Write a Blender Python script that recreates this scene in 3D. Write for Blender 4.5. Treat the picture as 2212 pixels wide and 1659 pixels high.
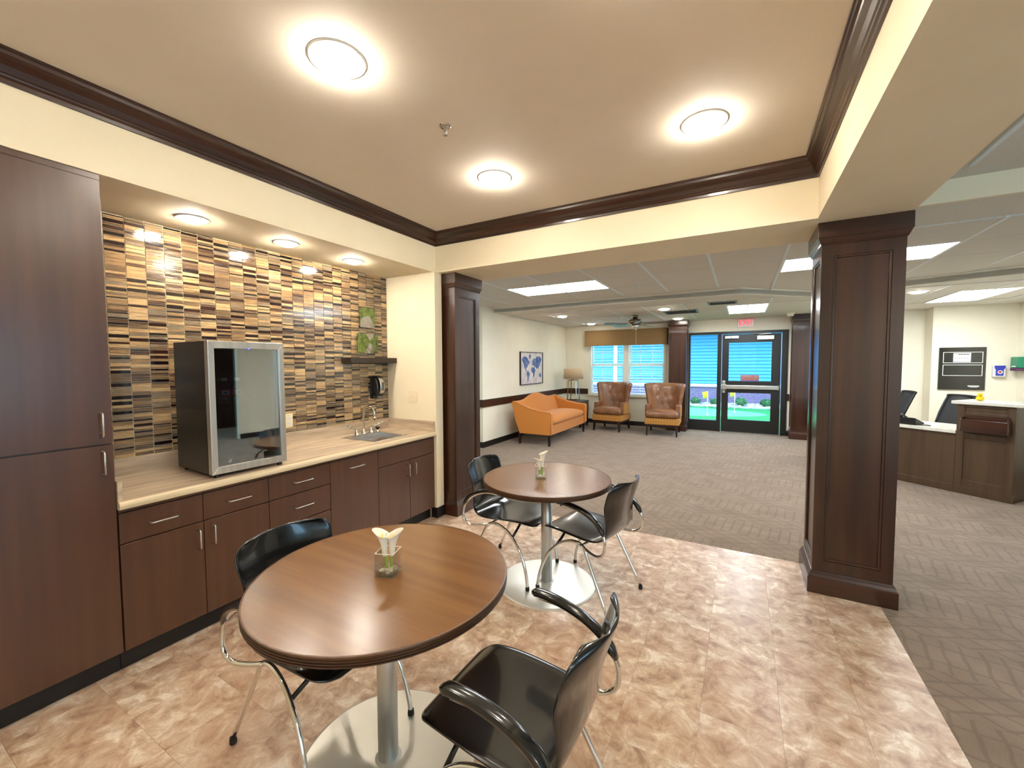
import bpy, bmesh, math, random
from mathutils import Vector, Matrix

# ------------------------------------------------------------------ clear
for o in list(bpy.data.objects): bpy.data.objects.remove(o)
scene = bpy.context.scene
COL = scene.collection
rnd = random.Random(7)
PI = math.pi

# ------------------------------------------------------------------ camera
FPX, YAW, PITCH, ROLL, CAMH = 887.7, math.radians(29.2144), math.radians(2.8068), math.radians(-0.2341), 1.54
cam = bpy.data.cameras.new('camera'); cam.sensor_fit = 'HORIZONTAL'; cam.sensor_width = 36.0
cam.lens = 36.0 * FPX / 2212.0; cam.clip_start = 0.05; cam.clip_end = 200
camo = bpy.data.objects.new('camera', cam); COL.objects.link(camo)
_f = Vector((-math.sin(YAW)*math.cos(PITCH), math.cos(YAW)*math.cos(PITCH), -math.sin(PITCH)))
_r = Vector((math.cos(YAW), math.sin(YAW), 0)); _u = _r.cross(_f)
_r2 = math.cos(ROLL)*_r + math.sin(ROLL)*_u; _u2 = -math.sin(ROLL)*_r + math.cos(ROLL)*_u
camo.matrix_world = Matrix(((_r2.x,_u2.x,-_f.x,0),(_r2.y,_u2.y,-_f.y,0),(_r2.z,_u2.z,-_f.z,CAMH),(0,0,0,1)))
scene.camera = camo

# ------------------------------------------------------------------ sky, exposure
SKY_RGB, SKY_STR = (0.44, 0.74, 1.0), 4.0
world = bpy.data.worlds.new('sky'); scene.world = world; world.use_nodes = True
_bg = world.node_tree.nodes['Background']; _bg.inputs[0].default_value = (*SKY_RGB, 1); _bg.inputs[1].default_value = SKY_STR
scene.view_settings.view_transform = 'Standard'; scene.view_settings.look = 'None'
scene.view_settings.gamma = 1.0; scene.view_settings.use_curve_mapping = False
scene.view_settings.exposure = 1.15
scene.cycles.transparent_max_bounces = 24; scene.cycles.diffuse_bounces = 4; scene.cycles.glossy_bounces = 3; scene.cycles.max_bounces = 8; scene.cycles.use_light_tree = False

# lamp output (emission of the lenses; each lamp's light sits in its own builder)
E_TRAY, E_SOFFIT, E_LOUNGE, E_TROFFER = 68.0, 125.0, 45.0, 14.0
WARM, NEUTRAL, COOL = (1.0, 0.90, 0.76), (1.0, 0.91, 0.77), (0.93, 0.97, 1.0)

# ------------------------------------------------------------------ materials
def s2l(c): return tuple(((v/255)/12.92 if v/255 <= .04045 else (((v/255)+.055)/1.055)**2.4) for v in c)
MATS = {}
def mat(name, rgb, rough=.5, metal=0, rgb2=None, nscale=20, stretch=(1,1,1), bump=0, bscale=60, coat=0, spec=.5, emit=0, ergb=None, trans=0, rand=False, detail=4, contrast=(.35,.65), world_co=False, sheen=0, crough=.08):
    m = bpy.data.materials.new(name); m.use_nodes = True; MATS[name] = m
    nt = m.node_tree; b = nt.nodes['Principled BSDF']; L = nt.links.new
    c = (*s2l(rgb), 1)
    b.inputs['Base Color'].default_value = c; b.inputs['Roughness'].default_value = rough
    b.inputs['Metallic'].default_value = metal; b.inputs['Coat Weight'].default_value = coat
    b.inputs['Coat Roughness'].default_value = crough; b.inputs['Specular IOR Level'].default_value = spec
    b.inputs['Transmission Weight'].default_value = trans; b.inputs['Sheen Weight'].default_value = sheen
    if emit:
        b.inputs['Emission Color'].default_value = (*(ergb or s2l(rgb)), 1); b.inputs['Emission Strength'].default_value = emit
    vec = None
    if rgb2 or bump:
        if world_co:
            g = nt.nodes.new('ShaderNodeNewGeometry'); vec = g.outputs['Position']
        else:
            tc = nt.nodes.new('ShaderNodeTexCoord'); vec = tc.outputs['Object']
        if rand:
            oi = nt.nodes.new('ShaderNodeObjectInfo'); mu = nt.nodes.new('ShaderNodeVectorMath'); mu.operation = 'MULTIPLY_ADD'
            mu.inputs[1].default_value = (37.1, 53.7, 11.3); L(oi.outputs['Random'], mu.inputs[0]); L(vec, mu.inputs[2]); vec = mu.outputs[0]
        mp = nt.nodes.new('ShaderNodeMapping'); mp.inputs['Scale'].default_value = stretch; L(vec, mp.inputs['Vector']); vec = mp.outputs[0]
    if rgb2:
        n = nt.nodes.new('ShaderNodeTexNoise'); n.inputs['Scale'].default_value = nscale; n.inputs['Detail'].default_value = detail; L(vec, n.inputs['Vector'])
        r = nt.nodes.new('ShaderNodeValToRGB'); r.color_ramp.elements[0].position = contrast[0]; r.color_ramp.elements[1].position = contrast[1]
        r.color_ramp.elements[0].color = c; r.color_ramp.elements[1].color = (*s2l(rgb2), 1)
        L(n.outputs['Fac'], r.inputs['Fac']); L(r.outputs['Color'], b.inputs['Base Color'])
    if bump:
        n2 = nt.nodes.new('ShaderNodeTexNoise'); n2.inputs['Scale'].default_value = bscale; n2.inputs['Detail'].default_value = 3; L(vec, n2.inputs['Vector'])
        bp = nt.nodes.new('ShaderNodeBump'); bp.inputs['Strength'].default_value = bump; bp.inputs['Distance'].default_value = .01
        L(n2.outputs['Fac'], bp.inputs['Height']); L(bp.outputs['Normal'], b.inputs['Normal'])
    return m
def glassmat(name, tint, refl=.08, rough=.0, edge=.5):
    """clear pane: lets light through, mirrors a little, more so at grazing angles"""
    m = bpy.data.materials.new(name); m.use_nodes = True; MATS[name] = m; nt = m.node_tree; nt.nodes.clear(); L = nt.links.new
    out = nt.nodes.new('ShaderNodeOutputMaterial'); mx = nt.nodes.new('ShaderNodeMixShader')
    t = nt.nodes.new('ShaderNodeBsdfTransparent'); t.inputs[0].default_value = (*tint, 1)
    g = nt.nodes.new('ShaderNodeBsdfGlossy'); g.inputs['Roughness'].default_value = rough; g.inputs[0].default_value = (.95,.97,.95,1)
    lw = nt.nodes.new('ShaderNodeLayerWeight'); lw.inputs[0].default_value = .35
    ma = nt.nodes.new('ShaderNodeMath'); ma.operation = 'MULTIPLY_ADD'; ma.inputs[1].default_value = edge; ma.inputs[2].default_value = refl
    L(lw.outputs['Fresnel'], ma.inputs[0]); L(ma.outputs[0], mx.inputs[0]); L(t.outputs[0], mx.inputs[1]); L(g.outputs[0], mx.inputs[2]); L(mx.outputs[0], out.inputs[0])
    return m
def emat(name, rgb, strength):
    m = bpy.data.materials.new(name); m.use_nodes = True; MATS[name] = m; nt = m.node_tree
    b = nt.nodes['Principled BSDF']; b.inputs['Base Color'].default_value = (.9,.9,.9,1)
    b.inputs['Emission Color'].default_value = (*rgb, 1); b.inputs['Emission Strength'].default_value = strength
    return m

mat('paint_cream', (242,230,200), .7, rgb2=(239,226,195), nscale=3)
mat('paint_tray', (244,235,220), .75, rgb2=(241,231,215), nscale=2)
mat('paint_lounge', (238,233,214), .7, rgb2=(235,229,209), nscale=3)
mat('grout', (238,218,178), .85)
mat('ceiling_tile', (224,220,210), .95, rgb2=(214,209,199), nscale=90, bump=.25, bscale=300)
mat('grid_bar', (226,232,236), .5)
mat('espresso', (80,47,27), .36, rgb2=(68,39,22), nscale=14, stretch=(1,1,.05), coat=.6, crough=.26)
mat('walnut_dark', (68,36,20), .3, rgb2=(44,22,12), nscale=16, stretch=(1,1,.045), coat=.35)
mat('walnut_h', (66,34,19), .3, rgb2=(42,20,11), nscale=16, stretch=(.06,.06,1), coat=.35)
mat('crown_y', (56,27,16), .32, rgb2=(34,16,10), nscale=18, stretch=(1,.05,1), coat=.3)
mat('crown_x', (56,27,16), .32, rgb2=(34,16,10), nscale=18, stretch=(.05,1,1), coat=.3)
mat('black_base', (18,15,15), .45)
mat('counter', (206,186,158), .42, rgb2=(168,148,126), nscale=9, stretch=(2.4,.28,2.4), detail=6)
mat('counter_side', (206,186,158), .42, rgb2=(168,148,126), nscale=9, stretch=(.28,2.4,2.4), detail=6)
mat('counter_edge', (226,208,172), .4, rgb2=(206,186,150), nscale=9, stretch=(2.4,.28,2.4))
mat('steel', (206,202,192), .34, .75, rgb2=(192,188,178), nscale=40, stretch=(1,1,.05))
mat('steel_dull', (205,207,206), .42, 1)
mat('base_plate', (218,216,206), .38, .55)
mat('chrome', (225,225,222), .07, 1)
mat('brushed', (200,198,194), .3, 1)
mat('black_gloss', (12,13,14), .22, coat=.5)
mat('black_plastic', (14,14,15), .4)
mat('black_satin', (15,12,10), .38, rgb2=(22,16,12), nscale=9)
mat('rubber', (16,12,12), .7)
mat('table_top', (124,84,44), .25, spec=.8, rgb2=(106,70,35), nscale=12, stretch=(.06,1,1))
mat('table_edge', (64,40,24), .4)
mat('table_band', (96,66,42), .4)
mat('white_plastic', (236,230,214), .4)
mat('almond', (238,222,186), .4)
mat('led_blue', (20,30,255), .3, emit=6, ergb=(.02,.04,1))
mat('white_matte', (238,238,234), .6)
mat('print_white', (232,232,226), .7)
mat('sofa_fabric', (206,132,52), .9, rgb2=(190,114,38), nscale=140, bump=.12, bscale=400, sheen=.2)
mat('sofa_pipe', (188,112,38), .9)
mat('leather', (140,96,64), .36, rgb2=(116,76,49), nscale=7, bump=.08, bscale=160, coat=.2)
mat('leg_dark', (34,16,12), .35)
mat('lamp_shade', (196,172,140), .9, bump=.1, bscale=300)
mat('bronze', (150,118,84), .25, 1)
mat('side_wood', (74,58,48), .4, rgb2=(52,40,33), nscale=14, stretch=(.08,1,1))
mat('canvas', (226,222,214), .8, rgb2=(196,190,196), nscale=7, detail=6)
mat('map_blue', (62,84,140), .8, rgb2=(112,140,190), nscale=9, detail=6)
mat('valance', (142,116,76), .95, rgb2=(128,102,64), nscale=160, bump=.2, bscale=300)
mat('vinyl_white', (236,232,220), .45)
mat('blind_slat', (236,240,244), .5)
mat('door_black', (22,21,20), .4)
mat('alum', (200,202,200), .3, 1)
mat('sign_red', (150,72,70), .6)
mat('exit_body', (232,226,220), .4)
mat('exit_red', (255,30,60), .4, emit=.9, ergb=(1,.03,.07))
mat('alarm_red', (255,40,20), .4, emit=4.0, ergb=(1,.05,.02))
mat('fan_nickel', (140,128,112), .22, 1)
mat('fan_blade', (92,86,78), .4, rgb2=(70,64,58), nscale=10)
mat('frosted', (240,236,226), .4)
mat('vent_grey', (128,126,122), .5)
mat('desk_wood', (84,64,44), .4, rgb2=(72,53,36), nscale=14, stretch=(1,1,.06))
mat('desk_stone', (236,234,222), .25, rgb2=(218,216,200), nscale=14)
mat('mesh_black', (34,36,36), .7)
mat('screen_black', (18,18,18), .12, coat=.6)
mat('pane_grey', (92,88,82), .25)
mat('frame_white', (228,234,224), .5)
mat('paper', (226,230,232), .7)
mat('ink', (60,64,66), .7)
mat('disp_blue', (48,60,170), .4); mat('disp_red', (190,40,60), .4); mat('disp_clear', (220,218,226), .3)
mat('yellow', (252,220,30), .45); mat('green_plastic', (30,130,92), .4)
mat('purple_frame', (92,50,88), .5)
mat('leaf_green', (64,112,56), .6, rgb2=(40,84,40), nscale=30)
mat('lily_white', (246,238,222), .55, rgb2=(244,232,212), nscale=10)
mat('lily_stem', (150,184,72), .5)
mat('pebble', (248,242,228), .3, rgb2=(232,220,196), nscale=30, rand=True)
mat('label_red', (188,40,60), .5); mat('label_blue', (60,80,150), .5); mat('cap_white', (232,230,222), .4)
mat('tile_tan', (178,140,96), .08)
mat('photo_green', (26,44,18), .3, rgb2=(104,122,44), nscale=26, detail=6)
mat('photo_path', (150,146,138), .3, rgb2=(128,120,112), nscale=20)
mat('photo_stream', (160,166,172), .3, rgb2=(112,90,66), nscale=24)
mat('wood_shelf', (40,28,18), .4)
mat('fridge_in', (20,28,36), .5)
mat('siding', (70,146,202), .6, rgb2=(66,140,198), nscale=6)
mat('siding_trim', (220,228,232), .6)
mat('brick_a', (138,112,138), .85, rgb2=(108,86,116), nscale=22, rand=True, bump=.3, bscale=90)
mat('mortar', (170,162,178), .9)
mat('turf', (30,130,60), .95, rgb2=(22,112,50), nscale=60, bump=.5, bscale=500)
mat('green_putt', (92,196,118), .95, rgb2=(84,184,108), nscale=50)
mat('rock', (214,214,214), .85, rgb2=(160,158,160), nscale=8, rand=True)
mat('flag_yellow', (226,222,30), .7)
glassmat('pane', (.95,.98,.99), .008, 0, .25)
glassmat('fridge_glass', (.72,.80,.84), .38, .015, .5)
glassmat('vase_glass', (.985,.99,.985), .03, 0, .6)
glassmat('water', (.985,.99,.98), .02, 0, .3)
glassmat('bottle_clear', (.86,.9,.9), .08, 0, .6)
emat('lens_tray', WARM, E_TRAY); emat('lens_soffit', WARM, E_SOFFIT); emat('lens_lounge', NEUTRAL, E_LOUNGE); emat('lens_troffer', COOL, E_TROFFER); emat('lens_fill_panel', NEUTRAL, E_TROFFER)  # the last lens serves only the added fill panels

# glass mosaic: eight glazes
TILE_RGB = [((34,16,14),(20,9,9)), ((58,30,20),(36,18,13)), ((92,68,48),(70,50,36)), ((120,96,70),(96,76,56)), ((160,128,88),(120,94,64)), ((196,162,112),(166,132,90)), ((206,176,126),(176,142,98)), ((140,122,98),(112,96,78))]
TILE_MATS = []
for i, (a, b_) in enumerate(TILE_RGB):
    TILE_MATS.append(mat('tile_glaze_%d' % i, a, .1, rgb2=b_, nscale=14, stretch=(1,.8,2.2), coat=.6, bump=.10, bscale=26, world_co=True, contrast=(.3,.75)))

def vinyl_mat():
    m = bpy.data.materials.new('vinyl_stone'); m.use_nodes = True; MATS['vinyl'] = m; nt = m.node_tree; L = nt.links.new; b = nt.nodes['Principled BSDF']
    tc = nt.nodes.new('ShaderNodeTexCoord'); oi = nt.nodes.new('ShaderNodeObjectInfo')
    mu = nt.nodes.new('ShaderNodeVectorMath'); mu.operation = 'MULTIPLY_ADD'; mu.inputs[1].default_value = (37.1,53.7,11.3)
    L(oi.outputs['Random'], mu.inputs[0]); L(tc.outputs['Object'], mu.inputs[2])
    n1 = nt.nodes.new('ShaderNodeTexNoise'); n1.inputs['Scale'].default_value = 10.5; n1.inputs['Detail'].default_value = 10; n1.inputs['Roughness'].default_value = .68; n1.inputs['Distortion'].default_value = .5; L(mu.outputs[0], n1.inputs['Vector'])
    r = nt.nodes.new('ShaderNodeValToRGB'); cr = r.color_ramp
    cols = [(.28,(128,98,80)),(.40,(170,140,116)),(.48,(194,166,140)),(.55,(210,188,164)),(.64,(238,226,208)),(.76,(190,156,130))]
    cr.elements[0].position = cols[0][0]; cr.elements[0].color = (*s2l(cols[0][1]),1); cr.elements[1].position = cols[-1][0]; cr.elements[1].color = (*s2l(cols[-1][1]),1)
    for p, c in cols[1:-1]:
        e = cr.elements.new(p); e.color = (*s2l(c),1)
    L(n1.outputs['Fac'], r.inputs['Fac'])
    n2 = nt.nodes.new('ShaderNodeTexNoise'); n2.inputs['Scale'].default_value = 2.2; n2.inputs['Detail'].default_value = 3; L(mu.outputs[0], n2.inputs['Vector'])
    mr = nt.nodes.new('ShaderNodeMapRange'); mr.inputs[1].default_value = .35; mr.inputs[2].default_value = .7; mr.inputs[3].default_value = 0; mr.inputs[4].default_value = .5; L(n2.outputs['Fac'], mr.inputs[0])
    mx = nt.nodes.new('ShaderNodeMix'); mx.data_type = 'RGBA'; L(mr.outputs[0], mx.inputs[0]); L(r.outputs[0], mx.inputs[6]); mx.inputs[7].default_value = (*s2l((178,140,114)),1)
    L(mx.outputs[2], b.inputs['Base Color']); b.inputs['Roughness'].default_value = .33
    bp = nt.nodes.new('ShaderNodeBump'); bp.inputs['Strength'].default_value = .12; bp.inputs['Distance'].default_value = .006; L(n1.outputs['Fac'], bp.inputs['Height']); L(bp.outputs[0], b.inputs['Normal'])
vinyl_mat()

def carpet_mat():
    m = bpy.data.materials.new('carpet_herringbone'); m.use_nodes = True; MATS['carpet'] = m; nt = m.node_tree; L = nt.links.new; b = nt.nodes['Principled BSDF']
    N = nt.nodes.new
    g = N('ShaderNodeNewGeometry'); mp = N('ShaderNodeMapping'); mp.inputs['Rotation'].default_value = (0,0,math.radians(8)); L(g.outputs['Position'], mp.inputs[0])
    sx = N('ShaderNodeSeparateXYZ'); L(mp.outputs[0], sx.inputs[0])
    def M(op, a, b_=None, c=None):
        n = N('ShaderNodeMath'); n.operation = op
        for i, v in enumerate((a, b_, c)):
            if v is None: continue
            if isinstance(v, (int, float)): n.inputs[i].default_value = v
            else: L(v, n.inputs[i])
        return n.outputs[0]
    x, y = sx.outputs[0], sx.outputs[1]
    def ln(v, p, w): return M('LESS_THAN', M('ABSOLUTE', M('SUBTRACT', M('FRACT', M('DIVIDE', v, p)), .5)), w)
    wob = N('ShaderNodeTexNoise'); wob.inputs['Scale'].default_value = 9; wob.inputs['Detail'].default_value = 1; L(g.outputs['Position'], wob.inputs['Vector'])
    x = M('MULTIPLY_ADD', wob.outputs['Fac'], .03, x); y = M('MULTIPLY_ADD', wob.outputs['Fac'], .03, y)
    dia = M('MAXIMUM', ln(M('MULTIPLY_ADD', x, .62, y), .105, .085), ln(M('MULTIPLY_ADD', x, -.62, y), .105, .085))
    bars = M('MAXIMUM', ln(x, .075, .11), ln(y, .16, .045))
    band = M('LESS_THAN', M('FRACT', M('DIVIDE', y, .64)), .5)
    line = M('ADD', M('MULTIPLY', band, dia), M('MULTIPLY', M('SUBTRACT', 1.0, band), bars))
    nz = N('ShaderNodeTexNoise'); nz.inputs['Scale'].default_value = 240; nz.inputs['Detail'].default_value = 2; L(g.outputs['Position'], nz.inputs['Vector'])
    nb = N('ShaderNodeTexNoise'); nb.inputs['Scale'].default_value = 5; L(g.outputs['Position'], nb.inputs['Vector'])
    fac = M('MULTIPLY_ADD', nz.outputs['Fac'], .5, M('MULTIPLY', nb.outputs['Fac'], .5))
    r = N('ShaderNodeValToRGB'); r.color_ramp.elements[0].position = .35; r.color_ramp.elements[1].position = .65
    r.color_ramp.elements[0].color = (*s2l((116,99,82)),1); r.color_ramp.elements[1].color = (*s2l((142,124,105)),1); L(fac, r.inputs[0])
    mx = N('ShaderNodeMix'); mx.data_type = 'RGBA'; L(M('MULTIPLY', line, .5), mx.inputs[0]); L(r.outputs[0], mx.inputs[6]); mx.inputs[7].default_value = (*s2l((104,84,70)),1)
    L(mx.outputs[2], b.inputs['Base Color']); b.inputs['Roughness'].default_value = .95; b.inputs['Specular IOR Level'].default_value = .1; b.inputs['Sheen Weight'].default_value = .2
    bp = N('ShaderNodeBump'); bp.inputs['Strength'].default_value = .5; bp.inputs['Distance'].default_value = .004
    L(M('SUBTRACT', nz.outputs['Fac'], M('MULTIPLY', line, .8)), bp.inputs['Height']); L(bp.outputs[0], b.inputs['Normal'])
carpet_mat()

def diamond_fabric():
    m = bpy.data.materials.new('gold_diamond'); m.use_nodes = True; MATS['gold_diamond'] = m; nt = m.node_tree; L = nt.links.new; b = nt.nodes['Principled BSDF']
    tc = nt.nodes.new('ShaderNodeTexCoord'); mp = nt.nodes.new('ShaderNodeMapping'); mp.inputs['Rotation'].default_value = (0,PI/4,0); mp.inputs['Scale'].default_value = (1,1,1); L(tc.outputs['Object'], mp.inputs[0])
    c = nt.nodes.new('ShaderNodeTexChecker'); c.inputs['Scale'].default_value = 26; c.inputs[1].default_value = (*s2l((192,138,68)),1); c.inputs[2].default_value = (*s2l((172,118,54)),1); L(mp.outputs[0], c.inputs[0])
    L(c.outputs[0], b.inputs['Base Color']); b.inputs['Roughness'].default_value = .9
diamond_fabric()

# ------------------------------------------------------------------ mesh helpers
class MB:
    def __init__(s): s.v = []; s.f = []; s.mi = []; s.cur = 0
    def add(s, vs, fs):
        n = len(s.v); s.v += [tuple(p) for p in vs]; s.f += [tuple(n+i for i in f) for f in fs]; s.mi += [s.cur]*len(fs); return s
    def box(s, x0, x1, y0, y1, z0, z1):
        if x0>x1: x0,x1=x1,x0
        if y0>y1: y0,y1=y1,y0
        if z0>z1: z0,z1=z1,z0
        return s.add([(x0,y0,z0),(x1,y0,z0),(x1,y1,z0),(x0,y1,z0),(x0,y0,z1),(x1,y0,z1),(x1,y1,z1),(x0,y1,z1)],
                     [(0,3,2,1),(4,5,6,7),(0,1,5,4),(1,2,6,5),(2,3,7,6),(3,0,4,7)])
    def frustum(s, c, a, b, z0, z1, c2=None):
        """a,b = half sizes (hx,hy) bottom and top"""
        c2 = c2 or c
        return s.add([(c[0]-a[0],c[1]-a[1],z0),(c[0]+a[0],c[1]-a[1],z0),(c[0]+a[0],c[1]+a[1],z0),(c[0]-a[0],c[1]+a[1],z0),
                      (c2[0]-b[0],c2[1]-b[1],z1),(c2[0]+b[0],c2[1]-b[1],z1),(c2[0]+b[0],c2[1]+b[1],z1),(c2[0]-b[0],c2[1]+b[1],z1)],
                     [(0,3,2,1),(4,5,6,7),(0,1,5,4),(1,2,6,5),(2,3,7,6),(3,0,4,7)])
    def prism(s, poly, axis, a, b):
        """poly: 2-D points; extruded along axis from a to b. axis x: (y,z); y: (x,z); z: (x,y)"""
        n = len(poly)
        def P(p, t): return (t,p[0],p[1]) if axis=='x' else ((p[0],t,p[1]) if axis=='y' else (p[0],p[1],t))
        vs = [P(p,a) for p in poly]+[P(p,b) for p in poly]
        fs = [tuple(range(n-1,-1,-1)), tuple(range(n,2*n))]+[(i,(i+1)%n,n+(i+1)%n,n+i) for i in range(n)]
        return s.add(vs, fs)
    def lathe(s, prof, c=(0,0,0), n=24, axis='z', caps=True):
        vs=[]; fs=[]
        for r,z in prof:
            for k in range(n):
                a=2*PI*k/n; x,y=r*math.cos(a),r*math.sin(a)
                p=(x,y,z) if axis=='z' else ((z,x,y) if axis=='x' else (x,z,y))
                vs.append((c[0]+p[0],c[1]+p[1],c[2]+p[2]))
        m=len(prof)
        for i in range(m-1):
            for k in range(n):
                fs.append((i*n+k,i*n+(k+1)%n,(i+1)*n+(k+1)%n,(i+1)*n+k))
        if caps:
            fs.append(tuple(range(n-1,-1,-1))); fs.append(tuple((m-1)*n+k for k in range(n)))
        return s.add(vs,fs)
    def tube(s, pts, r, n=10, caps=True):
        pts=[Vector(p) for p in pts]; m=len(pts); rs = r if isinstance(r,(list,tuple)) else [r]*m
        T=[]
        for i in range(m):
            t=(pts[min(i+1,m-1)]-pts[max(i-1,0)]); T.append(t.normalized())
        up=Vector((0,0,1)) if abs(T[0].z)<.9 else Vector((1,0,0))
        nrm=(up-T[0]*up.dot(T[0])).normalized(); vs=[]; fs=[]
        for i in range(m):
            nrm=(nrm-T[i]*nrm.dot(T[i]))
            nrm=nrm.normalized() if nrm.length>1e-6 else T[i].orthogonal().normalized()
            b=T[i].cross(nrm)
            for k in range(n):
                a=2*PI*k/n; vs.append(pts[i]+rs[i]*(math.cos(a)*nrm+math.sin(a)*b))
        for i in range(m-1):
            for k in range(n): fs.append((i*n+k,i*n+(k+1)%n,(i+1)*n+(k+1)%n,(i+1)*n+k))
        if caps: fs.append(tuple(range(n-1,-1,-1))); fs.append(tuple((m-1)*n+k for k in range(n)))
        return s.add(vs,fs)
    def grid(s, fn, nu, nv, closev=False):
        vs=[fn(i/(nu-1), j/(nv-1) if not closev else j/nv) for i in range(nu) for j in range(nv)]; fs=[]
        for i in range(nu-1):
            for j in range(nv if closev else nv-1):
                j2=(j+1)%nv; fs.append((i*nv+j,i*nv+j2,(i+1)*nv+j2,(i+1)*nv+j))
        return s.add(vs,fs)
    def ball(s, c, r, n=12, m=8):
        sx,sy,sz = r if isinstance(r,(tuple,list)) else (r,r,r)
        return s.lathe([(max(1e-4,math.sin(PI*i/m)),-math.cos(PI*i/m)) for i in range(m+1)], n=n) if False else s._ball(c,sx,sy,sz,n,m)
    def _ball(s,c,sx,sy,sz,n,m):
        vs=[(c[0],c[1],c[2]-sz)]; fs=[]
        for i in range(1,m):
            a=PI*i/m
            for k in range(n):
                b=2*PI*k/n; vs.append((c[0]+sx*math.sin(a)*math.cos(b),c[1]+sy*math.sin(a)*math.sin(b),c[2]-sz*math.cos(a)))
        vs.append((c[0],c[1],c[2]+sz)); L=len(vs)-1
        for k in range(n):
            fs.append((0,1+(k+1)%n,1+k)); fs.append((L,1+(m-2)*n+k,1+(m-2)*n+(k+1)%n))
        for i in range(m-2):
            for k in range(n): fs.append((1+i*n+k,1+i*n+(k+1)%n,1+(i+1)*n+(k+1)%n,1+(i+1)*n+k))
        return s.add(vs,fs)
    def xform(s, M):
        s.v=[tuple(M@Vector(p)) for p in s.v]; return s

def curve(pts, n=6):
    """Catmull-Rom through points"""
    P=[Vector(p) for p in pts]; out=[]
    for i in range(len(P)-1):
        p0=P[i-1] if i>0 else 2*P[0]-P[1]; p1=P[i]; p2=P[i+1]; p3=P[i+2] if i+2<len(P) else 2*P[-1]-P[-2]
        for k in range(n):
            t=k/n; out.append(.5*((2*p1)+(p2-p0)*t+(2*p0-5*p1+4*p2-p3)*t*t+(-p0+3*p1-3*p2+p3)*t**3))
    out.append(P[-1]); return out

WORIG = {}
def obj(name, mb, m, parent=None, bevel=0, seg=2, smooth=False, sub=0, solid=0, local=False, origin=None):
    """links one mesh object. World coordinates unless local; origin goes to the parent's origin or to the base of the mesh"""
    if parent is not None and not local: o0 = WORIG.get(parent.name, Vector((0,0,0)))
    elif local: o0 = Vector((0,0,0))
    else:
        xs=[p[0] for p in mb.v]; ys=[p[1] for p in mb.v]; zs=[p[2] for p in mb.v]
        o0 = Vector(origin) if origin else Vector(((min(xs)+max(xs))/2,(min(ys)+max(ys))/2,min(zs)))
    me=bpy.data.meshes.new(name); me.from_pydata([(p[0]-o0.x,p[1]-o0.y,p[2]-o0.z) for p in mb.v],[],mb.f)
    ms = m if isinstance(m,(list,tuple)) else [m]
    for x in ms: me.materials.append(MATS[x] if isinstance(x,str) else x)
    if len(ms)>1: me.polygons.foreach_set('material_index', mb.mi)
    bmx=bmesh.new(); bmx.from_mesh(me); bmesh.ops.recalc_face_normals(bmx, faces=bmx.faces); bmx.to_mesh(me); bmx.free()
    if smooth: me.polygons.foreach_set('use_smooth',[True]*len(me.polygons))
    o=bpy.data.objects.new(name,me); COL.objects.link(o)
    if parent is not None:
        o.parent=parent
        WORIG[o.name]=o0
    else:
        if not local: o.location=o0
        WORIG[o.name]=o0
    if solid:
        md=o.modifiers.new('thickness','SOLIDIFY'); md.thickness=solid; md.offset=0
    if sub:
        md=o.modifiers.new('smooth','SUBSURF'); md.levels=sub; md.render_levels=sub
    if bevel:
        md=o.modifiers.new('bevel','BEVEL'); md.width=bevel; md.segments=seg; md.limit_method='ANGLE'; md.angle_limit=math.radians(40)
        if smooth is False and seg>1:
            pass
    return o
def tag(o, label=None, cat=None, group=None, kind=None):
    if label: o['label']=label
    if cat: o['category']=cat
    if group: o['group']=group
    if kind: o['kind']=kind
    return o
def thing(name, label, cat, loc=(0,0,0), rz=0, group=None):
    o=bpy.data.objects.new(name,None); o.empty_display_size=.1; COL.objects.link(o); o.location=loc; o.rotation_euler=(0,0,rz)
    WORIG[o.name]=Vector(loc); return tag(o,label,cat,group)
def struct(name, mb, m, **k): return tag(obj(name,mb,m,**k), kind='structure')
def dup(root, loc, rz=None, label=None, group=None):
    """copy of a thing with copies of its parts and their sub-parts"""
    r=root.copy(); COL.objects.link(r); r.location=loc
    if rz is not None: r.rotation_euler=(0,0,rz)
    if label: r['label']=label
    if group: r['group']=group
    for ch in list(root.children):
        c=ch.copy(); COL.objects.link(c); c.parent=r
        for g in list(ch.children):
            d=g.copy(); COL.objects.link(d); d.parent=c
    return r
def text(name, body, size, m, parent, mtx, align='CENTER', ext=.0008):
    cu=bpy.data.curves.new(name,'FONT'); cu.body=body; cu.size=size; cu.extrude=ext; cu.align_x=align; cu.align_y='CENTER'; cu.resolution_u=3
    t=bpy.data.objects.new(name,cu); COL.objects.link(t)
    bpy.context.view_layer.update()
    me=bpy.data.meshes.new_from_object(t.evaluated_get(bpy.context.evaluated_depsgraph_get()))
    bpy.data.objects.remove(t); bpy.data.curves.remove(cu)
    me.transform(mtx); me.materials.clear(); me.materials.append(MATS[m])
    o=bpy.data.objects.new(name,me); COL.objects.link(o)
    if parent is not None: o.parent=parent
    return o
def wallM(pos, right, up=(0,0,1)):
    """places lettering: x along right, y along up"""
    r=Vector(right).normalized(); u=Vector(up).normalized(); n=r.cross(u)
    return Matrix(((r.x,u.x,n.x,pos[0]),(r.y,u.y,n.y,pos[1]),(r.z,u.z,n.z,pos[2]),(0,0,0,1)))

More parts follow.
